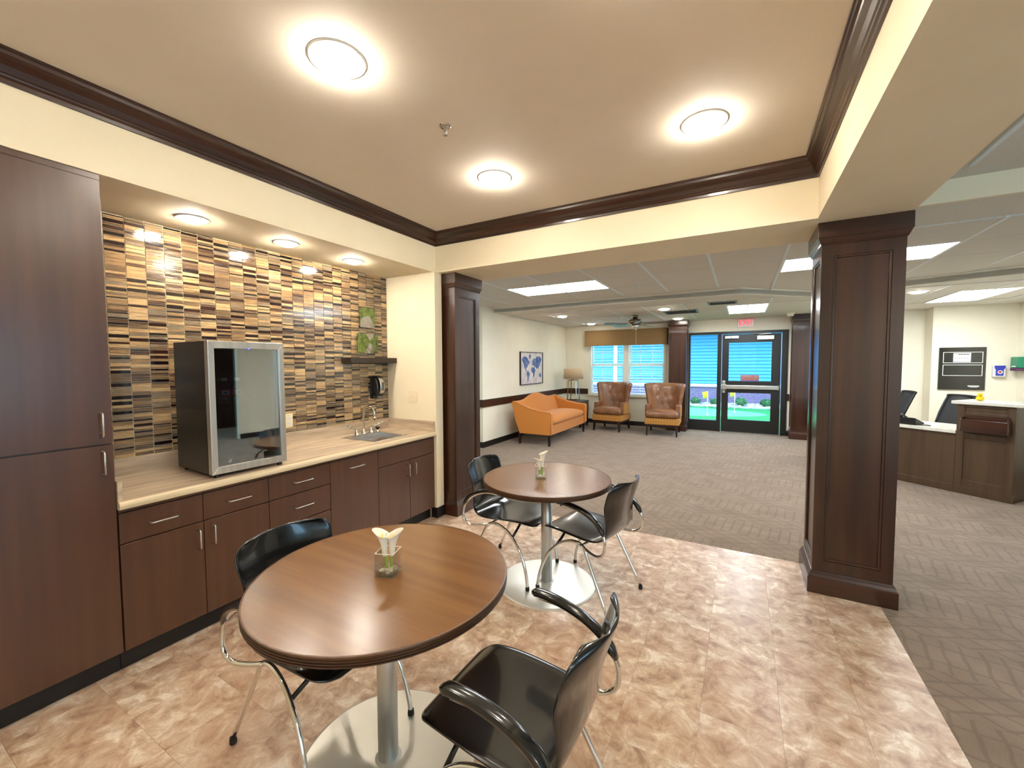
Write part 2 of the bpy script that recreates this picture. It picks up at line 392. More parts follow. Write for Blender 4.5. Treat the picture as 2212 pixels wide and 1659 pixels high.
# ================================================================== THE ROOM
ZB, ZT, Z1, Z2, Z3 = 2.44, 2.81, 2.58, 2.50, 2.71     # beam underside, tray, near grid ceiling, lounge ceiling, right-hand grid ceiling
XC = -2.657                                            # cabinet front and left soffit face
XR0, XR1 = 0.396, 0.872                                # right beam
YB0, YB1 = 3.216, 3.79                                 # back beam
XW = -3.285                                            # tiled wall
YA = 3.165                                             # end wall of the alcove
YF = 10.34                                             # far wall
XL = -4.12                                             # lounge left wall
XRW = 3.97                                             # right wall
YN = -2.4                                              # wall behind the camera

# floors
VX0, VX1, VY0, VY1 = -3.3, 0.795, -2.4, 3.775
carp = MB(); carp.box(-6.2, 6.2, VY1, YF+.1, -.05, 0); carp.box(VX1, 6.2, YN-.1, VY1, -.05, 0)
struct('floor_carpet', carp, 'carpet')
vin = MB(); vin.box(VX0, VX1, YN-.1, VY1, -.05, -.004)
vfloor = struct('floor_vinyl', vin, 'mortar')
TS = .3085
tmesh = None; nx = int(math.ceil((VX1+2.72)/TS)); 
for i in range(nx):
    x1 = VX1 - i*TS; x0 = max(x1-TS, -2.72)
    for j in range(15):
        y1 = VY1 - j*TS; y0 = y1-TS
        if x1-x0 > TS-.01 and tmesh is not None:
            o = bpy.data.objects.new('floor_tile', tmesh); COL.objects.link(o)
        else:
            mb = MB().box(-(x1-x0)/2, (x1-x0)/2, -TS/2, TS/2, 0, .004)
            mb.v = [(p[0]*(1-.0008/TS), p[1]*(1-.0008/TS), p[2]) for p in mb.v]
            o = obj('floor_tile', mb, 'vinyl', local=True)
            if x1-x0 > TS-.01: tmesh = o.data
        o.parent = vfloor; w = WORIG['floor_vinyl']
        o.location = ((x0+x1)/2-w.x, (y0+y1)/2-w.y, -.004-w.z)

# tray ceiling with its faces
struct('ceiling_tray', MB().box(XC-.1, XR0+.1, YN-.1, YB0+.1, ZT, ZT+.08), 'paint_tray')
# left soffit over the cabinets
struct('soffit_cabinet', MB().box(XW-.15, XC, YN-.1, YB0, ZB, ZT), 'paint_cream')
struct('beam_back', MB().box(-6.2, XR1, YB0, YB1, ZB, ZT), 'paint_cream')
struct('beam_right', MB().box(XR0, XR1, YN-.1, YB0, ZB, ZT), 'paint_cream')

# crown moulding: profile in (out from wall, up)
CP = [(0,0),(.012,0),(.014,.016),(.022,.024),(.024,.030),(.030,.036),(.040,.060),(.058,.078),(.062,.084),(.072,.090),(.074,.104),(.080,.107),(.080,.118),(0,.118)]
ZC = ZT-.118
def crown(name, axis, wall, sgn, a, b, ma, mb_):
    mb=MB(); n=len(CP); vs=[]
    for t0,cut in ((a,ma),(b,mb_)):
        for d,z in CP:
            t=t0+cut*d
            vs.append((wall+sgn*d,t,ZC+z) if axis=='y' else (t,wall+sgn*d,ZC+z))
    fs=[tuple(range(n-1,-1,-1)),tuple(range(n,2*n))]+[(i,(i+1)%n,n+(i+1)%n,n+i) for i in range(n)]
    mb.add(vs,fs); return struct(name, mb, 'crown_y' if axis=='y' else 'crown_x')
crown('trim_1','y',XC,1,YN,YB0,0,-1); crown('trim_2','x',YB0,-1,XC,XR0,1,-1); crown('trim_3','y',XR0,-1,YN,YB0,0,-1)

# walls
wl = struct('wall_left', MB().box(XW-.12, XW, -.2, YA, 0, ZB), 'grout')
struct('wall_left_front', MB().box(XW-.12, XC-.002, YN, .380, 0, ZB), 'paint_cream')
struct('baseboard_front', MB().box(XC-.002, XC+.010, YN, .380, 0, .105), 'black_base', bevel=.003)
struct('wall_alcove_end', MB().box(XW-.12, -2.632, YA, 3.272, 0, ZB), 'paint_cream')
struct('baseboard_alcove', MB().box(-2.70, -2.624, YA-.008, 3.272, .0, .105), 'black_base', bevel=.004)
struct('wall_hall_near', MB().box(-6.2, -2.945, 3.275, 3.70, 0, ZB), 'paint_lounge')
struct('wall_hall_end', MB().box(-6.3, -6.2, 3.2, 6.3, 0, Z1), 'paint_lounge')
struct('wall_lounge_left', MB().box(-6.2, XL, 6.27, YF, 0, Z1+.1), 'paint_lounge')
struct('wall_right', MB().box(XRW, XRW+.12, 4.1, YF, 0, Z3), 'paint_lounge')
cw = MB(); _ys=[YN]; CWIN=[(-1.5,.0),(1.0,2.4)]
for a,b in CWIN: _ys += [a,b]
_ys.append(YF)
for k in range(0,len(_ys),2): cw.box(6.0,6.1,_ys[k],_ys[k+1],0,Z3)
for a,b in CWIN: cw.box(6.0,6.1,a,b,0,.75); cw.box(6.0,6.1,a,b,2.25,Z3)
struct('wall_corridor', cw, 'paint_lounge')
for k,(a,b) in enumerate(CWIN):
    f=MB(); f.box(5.97,6.08,a,a+.06,.75,2.25); f.box(5.97,6.08,b-.06,b,.75,2.25); f.box(5.97,6.08,a+.06,b-.06,.75,.81); f.box(5.97,6.08,a+.06,b-.06,2.19,2.25); f.box(5.98,6.06,(a+b)/2-.03,(a+b)/2+.03,.81,2.19); f.box(5.98,6.06,a+.06,b-.06,1.47,1.53)
    w_=struct('window_%d'%(k+2), f, 'white_matte'); obj('pane',MB().box(6.03,6.034,a+.06,b-.06,.81,2.19),'pane',w_)
wb=MB(); BW=(3.0,5.5); wb.box(-6.2,BW[0],YN-.12,YN,0,ZT); wb.box(BW[1],6.2,YN-.12,YN,0,ZT); wb.box(*BW,YN-.12,YN,0,.6); wb.box(*BW,YN-.12,YN,2.3,ZT); struct('wall_behind', wb, 'paint_cream')
f=MB(); f.box(BW[0],BW[0]+.06,YN-.09,YN+.02,.6,2.3); f.box(BW[1]-.06,BW[1],YN-.09,YN+.02,.6,2.3); f.box(BW[0]+.06,BW[1]-.06,YN-.09,YN+.02,.6,.66); f.box(BW[0]+.06,BW[1]-.06,YN-.09,YN+.02,2.24,2.3); f.box(4.22,4.28,YN-.08,YN+.01,.66,2.24)
w_=struct('window_5', f, 'white_matte'); obj('pane',MB().box(BW[0]+.06,BW[1]-.06,YN-.05,YN-.046,.66,2.24),'pane',w_)  # unseen window, added behind the camera to let in fill light
dk=struct('reflection_door', MB().box(5.94,5.999,3.7,5.0,0,2.2), 'walnut_dark'); obj('door_panel',MB().box(5.925,5.94,3.77,4.93,.02,2.13),'walnut_dark',dk,bevel=.01); obj('handle',MB().tube([(5.925,3.85,1.0),(5.88,3.85,1.0),(5.88,3.97,1.0)],.01,8),'brushed',dk)  # unseen dark door, added so the refrigerator glass mirrors something dark
# far wall with openings
WX0, WX1, WZ0, WZ1 = -3.47, -1.575, .735, 2.20
DX0, DX1, DZ1 = -1.075, .835, 2.235
fw = MB()
fw.box(XL, WX0, YF, YF+.14, 0, Z2+.2); fw.box(WX0, WX1, YF, YF+.14, 0, WZ0); fw.box(WX0, WX1, YF, YF+.14, WZ1, Z2+.2)
fw.box(WX1, DX0, YF, YF+.14, 0, Z2+.2); fw.box(DX0, DX1, YF, YF+.14, DZ1, Z2+.2); fw.box(DX1, 6.2, YF, YF+.14, 0, Z2+.2)
struct('wall_far', fw, 'paint_lounge')
struct('wall_reception', MB().box(2.93, XRW, 10.0, YF, 0, Z2+.1), 'paint_lounge')

# ceilings: near grid ceiling, lounge drop and right-hand grid ceiling
FAS = [(-4.3,6.68),(-.036,6.60),(.93,7.50),(1.35,7.30),(1.83,7.02),(2.69,6.68),(6.2,5.55)]
struct('ceiling_grid_near', MB().box(-6.2, 6.2, YB1, 7.6, Z1+.012, Z1+.08), 'ceiling_tile')
poly = FAS+[(6.2,YF+.1),(-4.3,YF+.1)]
struct('ceiling_lounge', MB().prism(poly,'z',Z2+.008,Z2+.07), 'ceiling_tile')
fa = MB()
for (x0,y0),(x1,y1) in zip(FAS[:-1],FAS[1:]):
    d=Vector((x1-x0,y1-y0,0)).normalized(); n=Vector((d.y,-d.x,0))*.03
    fa.add([(x0,y0,Z2),(x1,y1,Z2),(x1,y1,Z1+.012),(x0,y0,Z1+.012),(x0-n.x,y0-n.y,Z2),(x1-n.x,y1-n.y,Z2),(x1-n.x,y1-n.y,Z1+.012),(x0-n.x,y0-n.y,Z1+.012)],
           [(0,1,2,3),(5,4,7,6),(0,4,5,1),(3,2,6,7),(0,3,7,4),(1,5,6,2)])
struct('fascia_lounge', fa, 'paint_lounge')
struct('ceiling_grid_right', MB().box(XR1, 6.2, YN, YB1, Z3+.012, Z3+.08), 'ceiling_tile')
struct('fascia_right', MB().box(XR1, 6.2, YB1-.03, YB1-.0005, Z1-.002, Z3+.05), 'paint_cream')

def inside(x,y,pl):
    c=False
    for i in range(len(pl)):
        x0,y0=pl[i]; x1,y1=pl[i-1]
        if (y0>y)!=(y1>y) and x<(x1-x0)*(y-y0)/(y1-y0)+x0: c=not c
    return c
TROFF = [(-2.905,-1.605,5.02,5.68),(.345,1.645,5.02,5.68)]
FAR_TROFF = [(-.255,.375,7.85,9.15),(2.55,3.18,7.85,9.15)]
def grid_ceiling(parent, z, x0, px, nx, y0, py, ny, ok, holes):
    par=bpy.data.objects[parent]; w=WORIG[parent]
    g=.004; tm=obj('ceiling_panel', MB().box(-px/2+.010,px/2-.010,-py/2+g,py/2-g,0,.012), 'ceiling_tile', local=True); first=True
    for i in range(nx):
        for j in range(ny):
            cx=x0+(i+.5)*px; cy=y0+(j+.5)*py
            if not all(ok(cx+a*px*.5,cy+b*py*.5) for a in (-1,1) for b in (-1,1)): continue
            if any(hx0-.1<cx<hx1+.1 and hy0-.1<cy<hy1+.1 for hx0,hx1,hy0,hy1 in holes): continue
            o=tm if first else bpy.data.objects.new('ceiling_panel',tm.data)
            if not first: COL.objects.link(o)
            first=False; o.parent=par; o.location=(cx-w.x,cy-w.y,z-w.z)
    # bars that run away from the camera, one mesh per bar
    for i in range(nx+1):
        bx=x0+i*px; ys=[y0+j*py for j in range(ny) if ok(bx-.02,y0+j*py+.05) and ok(bx+.02,y0+(j+1)*py-.05)]
        if not ys: continue
        o=obj('grid_bar', MB().box(-.013,.013,min(ys),max(ys)+py,-.003,.011), 'grid_bar', local=True)
        o.parent=par; o.location=(bx-w.x,-w.y,z-w.z)
polyA=[(-6.2,YB1)]+[(6.2,YB1)]+FAS[::-1]
grid_ceiling('ceiling_grid_near', Z1, -.305-.65*8, .65, 15, 5.02-.66*2, .66, 6, lambda x,y: inside(x,y,polyA), TROFF)
grid_ceiling('ceiling_lounge', Z2, -.255-.63*6, .63, 12, 7.85-.65*3, .65, 7, lambda x,y: inside(x,y,poly) and y<YF+.05, FAR_TROFF)
grid_ceiling('ceiling_grid_right', Z3, XR1+.3, .65, 6, YB1-.66*5-.25, .66, 5, lambda x,y: True, [])

# baseboards and chair rails
struct('baseboard_left', MB().box(XL,XL+.014,6.27,YF,0,.105), 'black_base', bevel=.003)
struct('baseboard_hall', MB().box(-6.2,XL+.014,6.256,6.27,0,.105), 'black_base', bevel=.003)
struct('baseboard_far', MB().box(XL+.014,-1.48,YF-.014,YF,0,.105), 'black_base', bevel=.003)
struct('baseboard_door', MB().box(.835,.87,YF-.014,YF,0,.105), 'black_base', bevel=.003)
struct('baseboard_right', MB().box(XRW-.014,XRW,4.1,10.0,0,.105), 'black_base', bevel=.003)
struct('baseboard_reception', MB().box(2.93,XRW,9.986,10.0,0,.105), 'black_base', bevel=.003)
struct('trim_4', MB().box(XL,XL+.022,6.27,YF,.745,.885), 'walnut_h', bevel=.005)
struct('trim_5', MB().box(-4.30,XL+.022,6.248,6.27,.745,.885), 'walnut_h', bevel=.005)
struct('trim_6', MB().box(XL+.022,-3.50,YF-.022,YF,.745,.885), 'walnut_h', bevel=.005)
struct('trim_7', MB().box(.838,.875,YF-.022,YF,.745,.885), 'walnut_h', bevel=.005)
struct('trim_8', MB().box(-4.245,-4.205,6.240,6.268,.105,1.26), 'vinyl_white', bevel=.004)

# ------------------------------------------------------------------ mosaic on the tiled wall
def project(p):
    d=Vector(p)-Vector((0,0,CAMH)); zc=d.dot(_f)
    return (1106+FPX*d.dot(_r2)/zc, 829.5-FPX*d.dot(_u2)/zc)
tiles=[]; CW=.0965; y=.966-2*CW+.003; rt=random.Random(11)
while y < YA-.01:
    y1=min(y+CW-.0042, YA-.001); z=.978
    prev=0
    while z < ZB-.004:
        h=rt.choice((.007,.007,.011,.011,.011,.018,.018,.021)); z1=min(z+h,ZB-.001)
        gl=rt.choices(range(8),(15,14,12,12,14,12,10,11))[0]
        if gl<2 and prev<2: gl=rt.randrange(3,8)
        prev=gl; tiles.append((y,y1,z,z1,gl)); z=z1+.0032
    y+=CW
def tscore(t):
    yc,zc=(t[0]+t[1])/2,(t[2]+t[3])/2
    if t[0]<.955: return 0
    px=project((XW,yc,zc)); 
    if 365<px[0]<625 and 735<px[1]<1030: return 0
    return (t[1]-t[0])*(t[3]-t[2])/((XW**2+yc**2+(zc-1.5)**2))
order=sorted(range(len(tiles)), key=lambda i:-tscore(tiles[i])); big=set(order[:300])
unit=[]
for k in range(8):
    me=bpy.data.meshes.new('mosaic_tile'); mb=MB()
    mb.add([(0,-.5,-.5),(0,.5,-.5),(0,.5,.5),(0,-.5,.5),(1,-.5,-.5),(1,.5,-.5),(1,.5,.5),(1,-.5,.5)],[(0,1,2,3),(7,6,5,4),(0,4,5,1),(1,5,6,2),(2,6,7,3),(3,7,4,0)])
    me.from_pydata(mb.v,[],mb.f); me.materials.append(TILE_MATS[k]); bm=bmesh.new(); bm.from_mesh(me); bmesh.ops.recalc_face_normals(bm,faces=bm.faces); bm.to_mesh(me); bm.free(); unit.append(me)
rest=MB(); wo=WORIG['wall_left']
for i,(a,b,c,d,g) in enumerate(tiles):
    th=.0055+.0012*rt.random()
    if i in big:
        o=bpy.data.objects.new('mosaic_tile',unit[g]); COL.objects.link(o); o.parent=wl
        o.location=(XW-wo.x,(a+b)/2-wo.y,(c+d)/2-wo.z); o.scale=(th,b-a,d-c)
    else:
        rest.cur=g; rest.box(XW,XW+th,a,b,c,d)
tag(obj('mosaic_tiles',rest,TILE_MATS,wl), kind='stuff')

# ------------------------------------------------------------------ ceiling lights
def downlight(x,y,z,r,lens,label,group,dome=.020):
    t=thing('recessed_light',label,'light',(x,y,z),0,group)
    ring=MB(); ring.lathe([(r*1.5,0),(r*1.5,-.002),(r*1.42,-.005),(r*1.12,-.006),(r*1.02,-.005),(r*1.02,0)],(x,y,z),28)
    obj('trim_ring',ring,'white_matte',t,smooth=True)
    ln=MB(); ln.lathe([(r,-.004),(r,-.007),(r*.85,-.007-dome*.6),(r*.5,-.007-dome*.92),(r*.02,-.007-dome)],(x,y,z),24)
    obj('lens',ln,lens,t,smooth=True); return t
downlight(-1.5,1.2,ZT,.078,'lens_tray','recessed ceiling light nearest the tall dark cabinet, largest of the three in view','tray ceiling lights',.045)
downlight(-1.5,2.45,ZT,.078,'lens_tray','recessed ceiling light in the tray ceiling, farthest and smallest of the three','tray ceiling lights',.045)
downlight(-.2,2.45,ZT,.078,'lens_tray','recessed ceiling light in the tray ceiling nearest the dark crown corner by the large column','tray ceiling lights',.045)
downlight(-.2,1.2,ZT,.078,'lens_tray','recessed tray ceiling light just above the top edge of the picture','tray ceiling lights',.045)
downlight(-1.5,-.05,ZT,.078,'lens_tray','recessed tray ceiling light beside and behind the camera on the cabinet side','tray ceiling lights',.045)
downlight(-.2,-.05,ZT,.078,'lens_tray','recessed tray ceiling light directly over the camera','tray ceiling lights',.045)
downlight(-2.97,1.29,ZB,.06,'lens_soffit','soffit downlight over the glass door refrigerator, next to the tall cabinet','soffit lights')
downlight(-2.96,1.88,ZB,.06,'lens_soffit','middle downlight of the three in the soffit over the counter','soffit lights')
downlight(-2.97,2.49,ZB,.06,'lens_soffit','soffit downlight over the sink end of the counter','soffit lights')
downlight(-3.2,7.82,Z2,.085,'lens_lounge','round lounge ceiling light above the orange settee','lounge round lights')
downlight(-3.2,9.65,Z2,.085,'lens_lounge','round lounge ceiling light in the corner above the table lamp','lounge round lights')
downlight(-1.22,7.7,Z2,.085,'lens_lounge','round lounge ceiling light in front of the ceiling fan','lounge round lights')
downlight(-1.22,9.5,Z2,.085,'lens_lounge','round lounge ceiling light before the pillar left of the exit door','lounge round lights')
downlight(2.07,7.62,Z2,.085,'lens_lounge','round ceiling light over the reception desk','lounge round lights')

def troffer(x0,x1,y0,y1,z,label,lens='lens_troffer'):
    t=thing('troffer',label,'ceiling light',((x0+x1)/2,(y0+y1)/2,z),0,'fluorescent ceiling panels')
    fr=MB(); w=.022
    fr.box(x0,x1,y0,y0+w,z-.004,z+.011); fr.box(x0,x1,y1-w,y1,z-.004,z+.011); fr.box(x0,x0+w,y0+w,y1-w,z-.004,z+.011); fr.box(x1-w,x1,y0+w,y1-w,z-.004,z+.011)
    obj('frame',fr,'white_matte',t)
    obj('diffuser',MB().box(x0+w,x1-w,y0+w,y1-w,z+.001,z+.009),lens,t)
    mid=(y0+y1)/2 if (x1-x0)>(y1-y0) else (x0+x1)/2
    rb=MB()
    if (x1-x0)>(y1-y0): rb.box(x0+w,x1-w,mid-.008,mid+.008,z-.004,z+.002)
    else: rb.box(mid-.008,mid+.008,y0+w,y1-w,z-.004,z+.002)
    obj('center_rib',rb,'white_matte',t); return t
troffer(*TROFF[0],Z1,'long fluorescent panel in the ceiling left of the room, above the orange settee side')
troffer(*TROFF[1],Z1,'fluorescent panel partly hidden behind the large foreground column')
troffer(2.48,3.12,.9,2.2,Z3,'added fill light panel in the grid ceiling to the right of the camera','lens_fill_panel')  # out of view, added to fill the room from the right
troffer(2.48,3.12,-1.9,-.6,Z3,'added fill light panel in the grid ceiling right of and behind the camera','lens_fill_panel')  # out of view, a second panel added for fill light
troffer(-4.9,-4.25,4.3,5.6,Z1,'added fill light panel in the side hall hidden behind the left column')  # out of view, added to brighten the hall side
troffer(*FAR_TROFF[0],Z2,'fluorescent panel in front of the exit sign')
troffer(*FAR_TROFF[1],Z2,'bright fluorescent panel above the reception desk')

# sprinklers, vents and small ceiling devices
def sprinkler(x,y,z,label):
    t=thing('sprinkler',label,'sprinkler',(x,y,z),0,'fire sprinklers')
    obj('escutcheon',MB().lathe([(.034,0),(.034,-.003),(.024,-.008),(.017,-.004)],(x,y,z),20),'chrome',t,smooth=True)
    h=MB().lathe([(.008,0),(.008,-.022),(.011,-.024),(.006,-.03)],(x,y,z),12); h.tube([(x-.008,y,z-.022),(x-.011,y,z-.035),(x,y,z-.046)],.0018,6); h.tube([(x+.008,y,z-.022),(x+.011,y,z-.035),(x,y,z-.046)],.0018,6)
    obj('head',h,'brushed',t)
    obj('deflector',MB().lathe([(.013,-.046),(.013,-.049),(.003,-.05)],(x,y,z),14),'brushed',t)
sprinkler(-1.41,1.80,ZT,'chrome fire sprinkler in the middle of the tray ceiling')
sprinkler(-1.27,5.75,Z1,'fire sprinkler in the grid ceiling beyond the beam, right of the long panel')
sprinkler(2.02,4.75,Z1,'fire sprinkler in the grid ceiling right of the large column')
sprinkler(-2.2,8.6,Z2,'small fire sprinkler left of the ceiling fan')
def vent(x0,x1,y0,y1,z,label):
    t=thing('ceiling_vent',label,'vent',((x0+x1)/2,(y0+y1)/2,z),0,'ceiling vents')
    fr=MB(); w=.03
    fr.box(x0,x1,y0,y0+w,z-.012,z+.002); fr.box(x0,x1,y1-w,y1,z-.012,z+.002); fr.box(x0,x0+w,y0+w,y1-w,z-.012,z+.002); fr.box(x1-w,x1,y0+w,y1-w,z-.012,z+.002)
    obj('frame',fr,'vent_grey',t); obj('duct',MB().box(x0+w,x1-w,y0+w,y1-w,z-.001,z+.002),'black_plastic',t)
    k=6
    for i in range(k):
        yy=y0+w+(i+.5)*(y1-y0-2*w)/k
        obj('louver',MB().add([(x0+w,yy-.012,z-.010),(x1-w,yy-.012,z-.010),(x1-w,yy+.010,z-.002),(x0+w,yy+.010,z-.002),(x0+w,yy-.012,z-.012),(x1-w,yy-.012,z-.012),(x1-w,yy+.010,z-.004),(x0+w,yy+.010,z-.004)],[(0,1,2,3),(4,5,6,7),(0,4,5,1),(2,6,7,3),(1,5,6,2),(0,3,7,4)]),'vent_grey',t)
vent(-.50,-.08,7.25,7.55,Z2,'dark ceiling vent left of the fluorescent panel by the exit sign')
vent(-1.30,-.72,8.0,8.55,Z2,'grey square ceiling vent right of the ceiling fan')
sd=thing('smoke_detector','white box shaped detector on the ceiling above the pillar right of the exit door','detector',(.80,9.62,Z2))
obj('plate',MB().box(.73,.87,9.55,9.69,Z2-.012,Z2),'white_plastic',sd,bevel=.003); obj('body',MB().frustum((.80,9.62),(.045,.045),(.06,.06),Z2-.06,Z2-.012),'white_plastic',sd,bevel=.004)
ms=thing('motion_sensor','small white angled sensor on the far edge of the beam near the left column','sensor',(-2.27,3.845,Z1))
obj('body',MB().prism([(-2.30,Z1),(-2.235,Z1),(-2.235,Z1-.055),(-2.26,Z1-.105),(-2.30,Z1-.075)],'y',3.80,3.86),'white_plastic',ms,bevel=.004); obj('eye',MB().ball((-2.255,3.80,Z1-.06),(.018,.01,.018)),'frosted',ms,smooth=True)

# ------------------------------------------------------------------ paneled columns
def column(cx,cy,hx,hy,z1,label,bm=.025,capH=.13,baseH=.145,vis='-y +x -x +y'):
    t=thing('paneled_column',label,'column',(cx,cy,0),0,'dark paneled columns')
    obj('core',MB().box(cx-hx+.012,cx+hx-.012,cy-hy+.012,cy+hy-.012,.02,z1-.005),'walnut_dark',t)
    zb,zt=baseH,z1-capH; sw=.062
    for face in vis.split():
        fr=MB(); pn=MB(); ml=MB()
        def put(mb,a0,a1,za,zb_,d0,d1):
            if face=='-y': mb.box(cx+a0,cx+a1,cy-hy+d0,cy-hy+d1,za,zb_)
            elif face=='+y': mb.box(cx+a0,cx+a1,cy+hy-d1,cy+hy-d0,za,zb_)
            elif face=='-x': mb.box(cx-hx+d0,cx-hx+d1,cy+a0,cy+a1,za,zb_)
            else: mb.box(cx+hx-d1,cx+hx-d0,cy+a0,cy+a1,za,zb_)
        H=hx if face[1]=='y' else hy
        e=.0 if face[1]=='y' else .0121
        put(fr,-H+e,-H+sw,zb,zt,0,.012); put(fr,H-sw,H-e,zb,zt,0,.012); put(fr,-H+sw,H-sw,zb,zb+.075,0,.012); put(fr,-H+sw,H-sw,zt-.085,zt,0,.012)
        obj('stile_frame',fr,'walnut_dark',t)
        a=H-sw; m=.014
        put(ml,-a,-a+m,zb+.075,zt-.085,.003,.0125); put(ml,a-m,a,zb+.075,zt-.085,.003,.0125); put(ml,-a+m,a-m,zb+.075,zb+.075+m,.003,.0125); put(ml,-a+m,a-m,zt-.085-m,zt-.085,.003,.0125)
        obj('panel_molding',ml,'walnut_dark',t,bevel=.003)
    b=MB(); b.frustum((cx,cy),(hx+bm,hy+bm),(hx+bm,hy+bm),0,baseH-.035); obj('plinth',b,'walnut_h',t,bevel=.003)
    b=MB(); b.frustum((cx,cy),(hx+bm-.004,hy+bm-.004),(hx+.010,hy+.010),baseH-.035,baseH-.012); b.frustum((cx,cy),(hx+.012,hy+.012),(hx+.003,hy+.003),baseH-.012,baseH+.004); obj('base_molding',b,'walnut_h',t,bevel=.002)
    b=MB(); b.frustum((cx,cy),(hx+.004,hy+.004),(hx+.010,hy+.010),zt-.012,zt); b.frustum((cx,cy),(hx+.010,hy+.010),(hx+bm-.003,hy+bm-.003),zt,zt+.03); obj('cap_molding',b,'walnut_h',t,bevel=.002)
    obj('capital',MB().frustum((cx,cy),(hx+bm,hy+bm),(hx+bm,hy+bm),zt+.03,z1-.001),'walnut_h',t,bevel=.003)
    return t
column(.645,3.555,.207,.207,ZB,'large dark paneled wooden column in the right foreground, standing at the vinyl floor corner')
column(-2.705,3.5195,.212,.217,ZB,'dark paneled wooden column at the end of the kitchenette counter',vis='-y +x +y')
column(-1.275,10.13,.185,.185,Z2,'dark paneled pillar between the window and the exit door',vis='-y +x -x')
column(1.065,10.13,.185,.185,Z2,'dark paneled pillar right of the exit door, partly hidden by the large column',vis='-y +x -x')

# ================================================================== KITCHENETTE
def pull(parent,y0,y1,z0,z1,x=XC,name='handle'):
    """square wire pull; horizontal if y0!=y1"""
    x1=x+.030
    if abs(y1-y0)>abs(z1-z0): pts=[(x,y0,z0),(x1-.006,y0,z0),(x1,y0+.006,z0),(x1,y1-.006,z0),(x1-.006,y1,z0),(x,y1,z0)]
    else: pts=[(x,y0,z0),(x1-.006,y0,z0),(x1,y0,z0+.006 if z1>z0 else z0-.006),(x1,y0,z1-.006 if z1>z0 else z1+.006),(x1-.006,y0,z1),(x,y0,z1)]
    return obj(name,MB().tube(pts,.0042,8),'brushed',parent,smooth=True)
def front(parent,name,y0,y1,z0,z1,g=.0018,x0=XC-.019,x1=XC): return obj(name,MB().box(x0,x1,y0+g,y1-g,z0+g,z1-g),'espresso',parent,bevel=.0012,seg=1)
def cab(label,y0,y1,ztop=.831):
    t=thing('base_cabinet',label,'cabinet',((XC+XW)/2,(y0+y1)/2,0),0,'base cabinets under the counter')
    obj('carcass',MB().box(XW+.012,XC-.021,y0+.001,y1-.001,.108,ztop),'espresso',t)
    obj('kick_board',MB().box(XC-.075,XC-.06,y0,y1,0,.108),'black_base',t)
    obj('top_rail',MB().box(XC-.021,XC-.004,y0+.001,y1-.001,.813,ztop),'espresso',t)
    return t
c=cab('dark base cabinet with two drawers over two doors, next to the tall cabinet',.786,1.52)
for a,b,h0,h1 in ((.786,1.149,.905,1.02),(1.149,1.52,1.275,1.40)):
    d=front(c,'drawer',a,b,.655,.811); pull(d,h0,h1,.731,.731)
d=front(c,'door',.786,1.149,.112,.653); pull(d,1.119,1.119,.505,.613)
d=front(c,'door',1.149,1.52,.112,.653); pull(d,1.193,1.193,.508,.617)
c=cab('dark base cabinet with a stack of drawers, behind the nearest black chair',1.52,1.975)
for z0,z1_ in ((.655,.811),(.463,.653),(.288,.461),(.112,.286)):
    d=front(c,'drawer',1.52,1.975,z0,z1_); pull(d,1.688,1.82,(z0+z1_)/2+.003,(z0+z1_)/2+.003)
c=cab('dark base cabinet with one full height pull-out front and a single horizontal handle',1.975,2.437)
d=front(c,'pull_out_front',1.975,2.437,.112,.811); pull(d,2.14,2.277,.737,.737)
c=cab('dark sink base cabinet with two doors at the column end of the counter',2.437,3.160)
front(c,'false_front',2.437,3.160,.664,.811)
d=front(c,'door',2.437,2.812,.112,.662); pull(d,2.784,2.784,.515,.625)
d=front(c,'door',2.812,3.160,.112,.662); pull(d,2.869,2.869,.515,.625)

t=thing('tall_cabinet','tall dark wood pantry cabinet with an upper and a lower door at the left edge','cabinet',((XC+XW)/2,.58,0))
obj('carcass',MB().box(XW+.01,XC-.021,.385,.783,.108,2.415),'espresso',t)
obj('kick_board',MB().box(XC-.075,XC-.06,.385,.783,0,.108),'black_base',t)
obj('top_filler',MB().box(XC-.05,XC-.008,.385,.783,2.413,2.438),'espresso',t)
d=front(t,'door',.385,.783,.112,1.160); pull(d,.741,.741,1.02,1.13)
d=front(t,'door',.385,.783,1.163,2.411); pull(d,.741,.741,1.20,1.313)

# countertop with its sink cut-out and upstands
CT0,CT1=.832,.872; SX0,SX1,SY0,SY1=-3.09,-2.76,2.50,2.86
ct=thing('countertop','streaky beige laminate countertop along the tiled wall','countertop',((XC+XW)/2,1.97,CT0))
xa,xb,ya,yb=XW+.001,XC+.012,.785,3.160
sl=MB()
for z in (CT0,CT1): sl.v+= [(xa,ya,z),(xb,ya,z),(xb,yb,z),(xa,yb,z),(SX0,SY0,z),(SX1,SY0,z),(SX1,SY1,z),(SX0,SY1,z)]
q=[(0,1,5,4),(1,2,6,5),(2,3,7,6),(3,0,4,7)]
sl.f=[f[::-1] for f in q]+[tuple(i+8 for i in f) for f in q]+[(0,1,9,8),(1,2,10,9),(2,3,11,10),(3,0,8,11)]+[(5,4,12,13),(6,5,13,14),(7,6,14,15),(4,7,15,12)]; sl.mi=[0]*len(sl.f)
obj('slab',sl,'counter',ct)
ed=MB(); ed.prism([(xb,CT0),(xb+.012,CT0),(xb+.019,CT0+.006),(xb+.021,CT0+.02),(xb+.018,CT1-.008),(xb+.010,CT1-.001),(xb,CT1+.0005)],'y',ya,yb); obj('front_edge',ed,'counter_edge',ct,smooth=False)
obj('back_upstand',MB().box(xa,xa+.019,ya,yb,CT1,.975),'counter',ct,bevel=.002)
obj('side_upstand',MB().box(xa+.019,xb+.0,yb-.019,yb,CT1,.975),'counter_side',ct,bevel=.002)
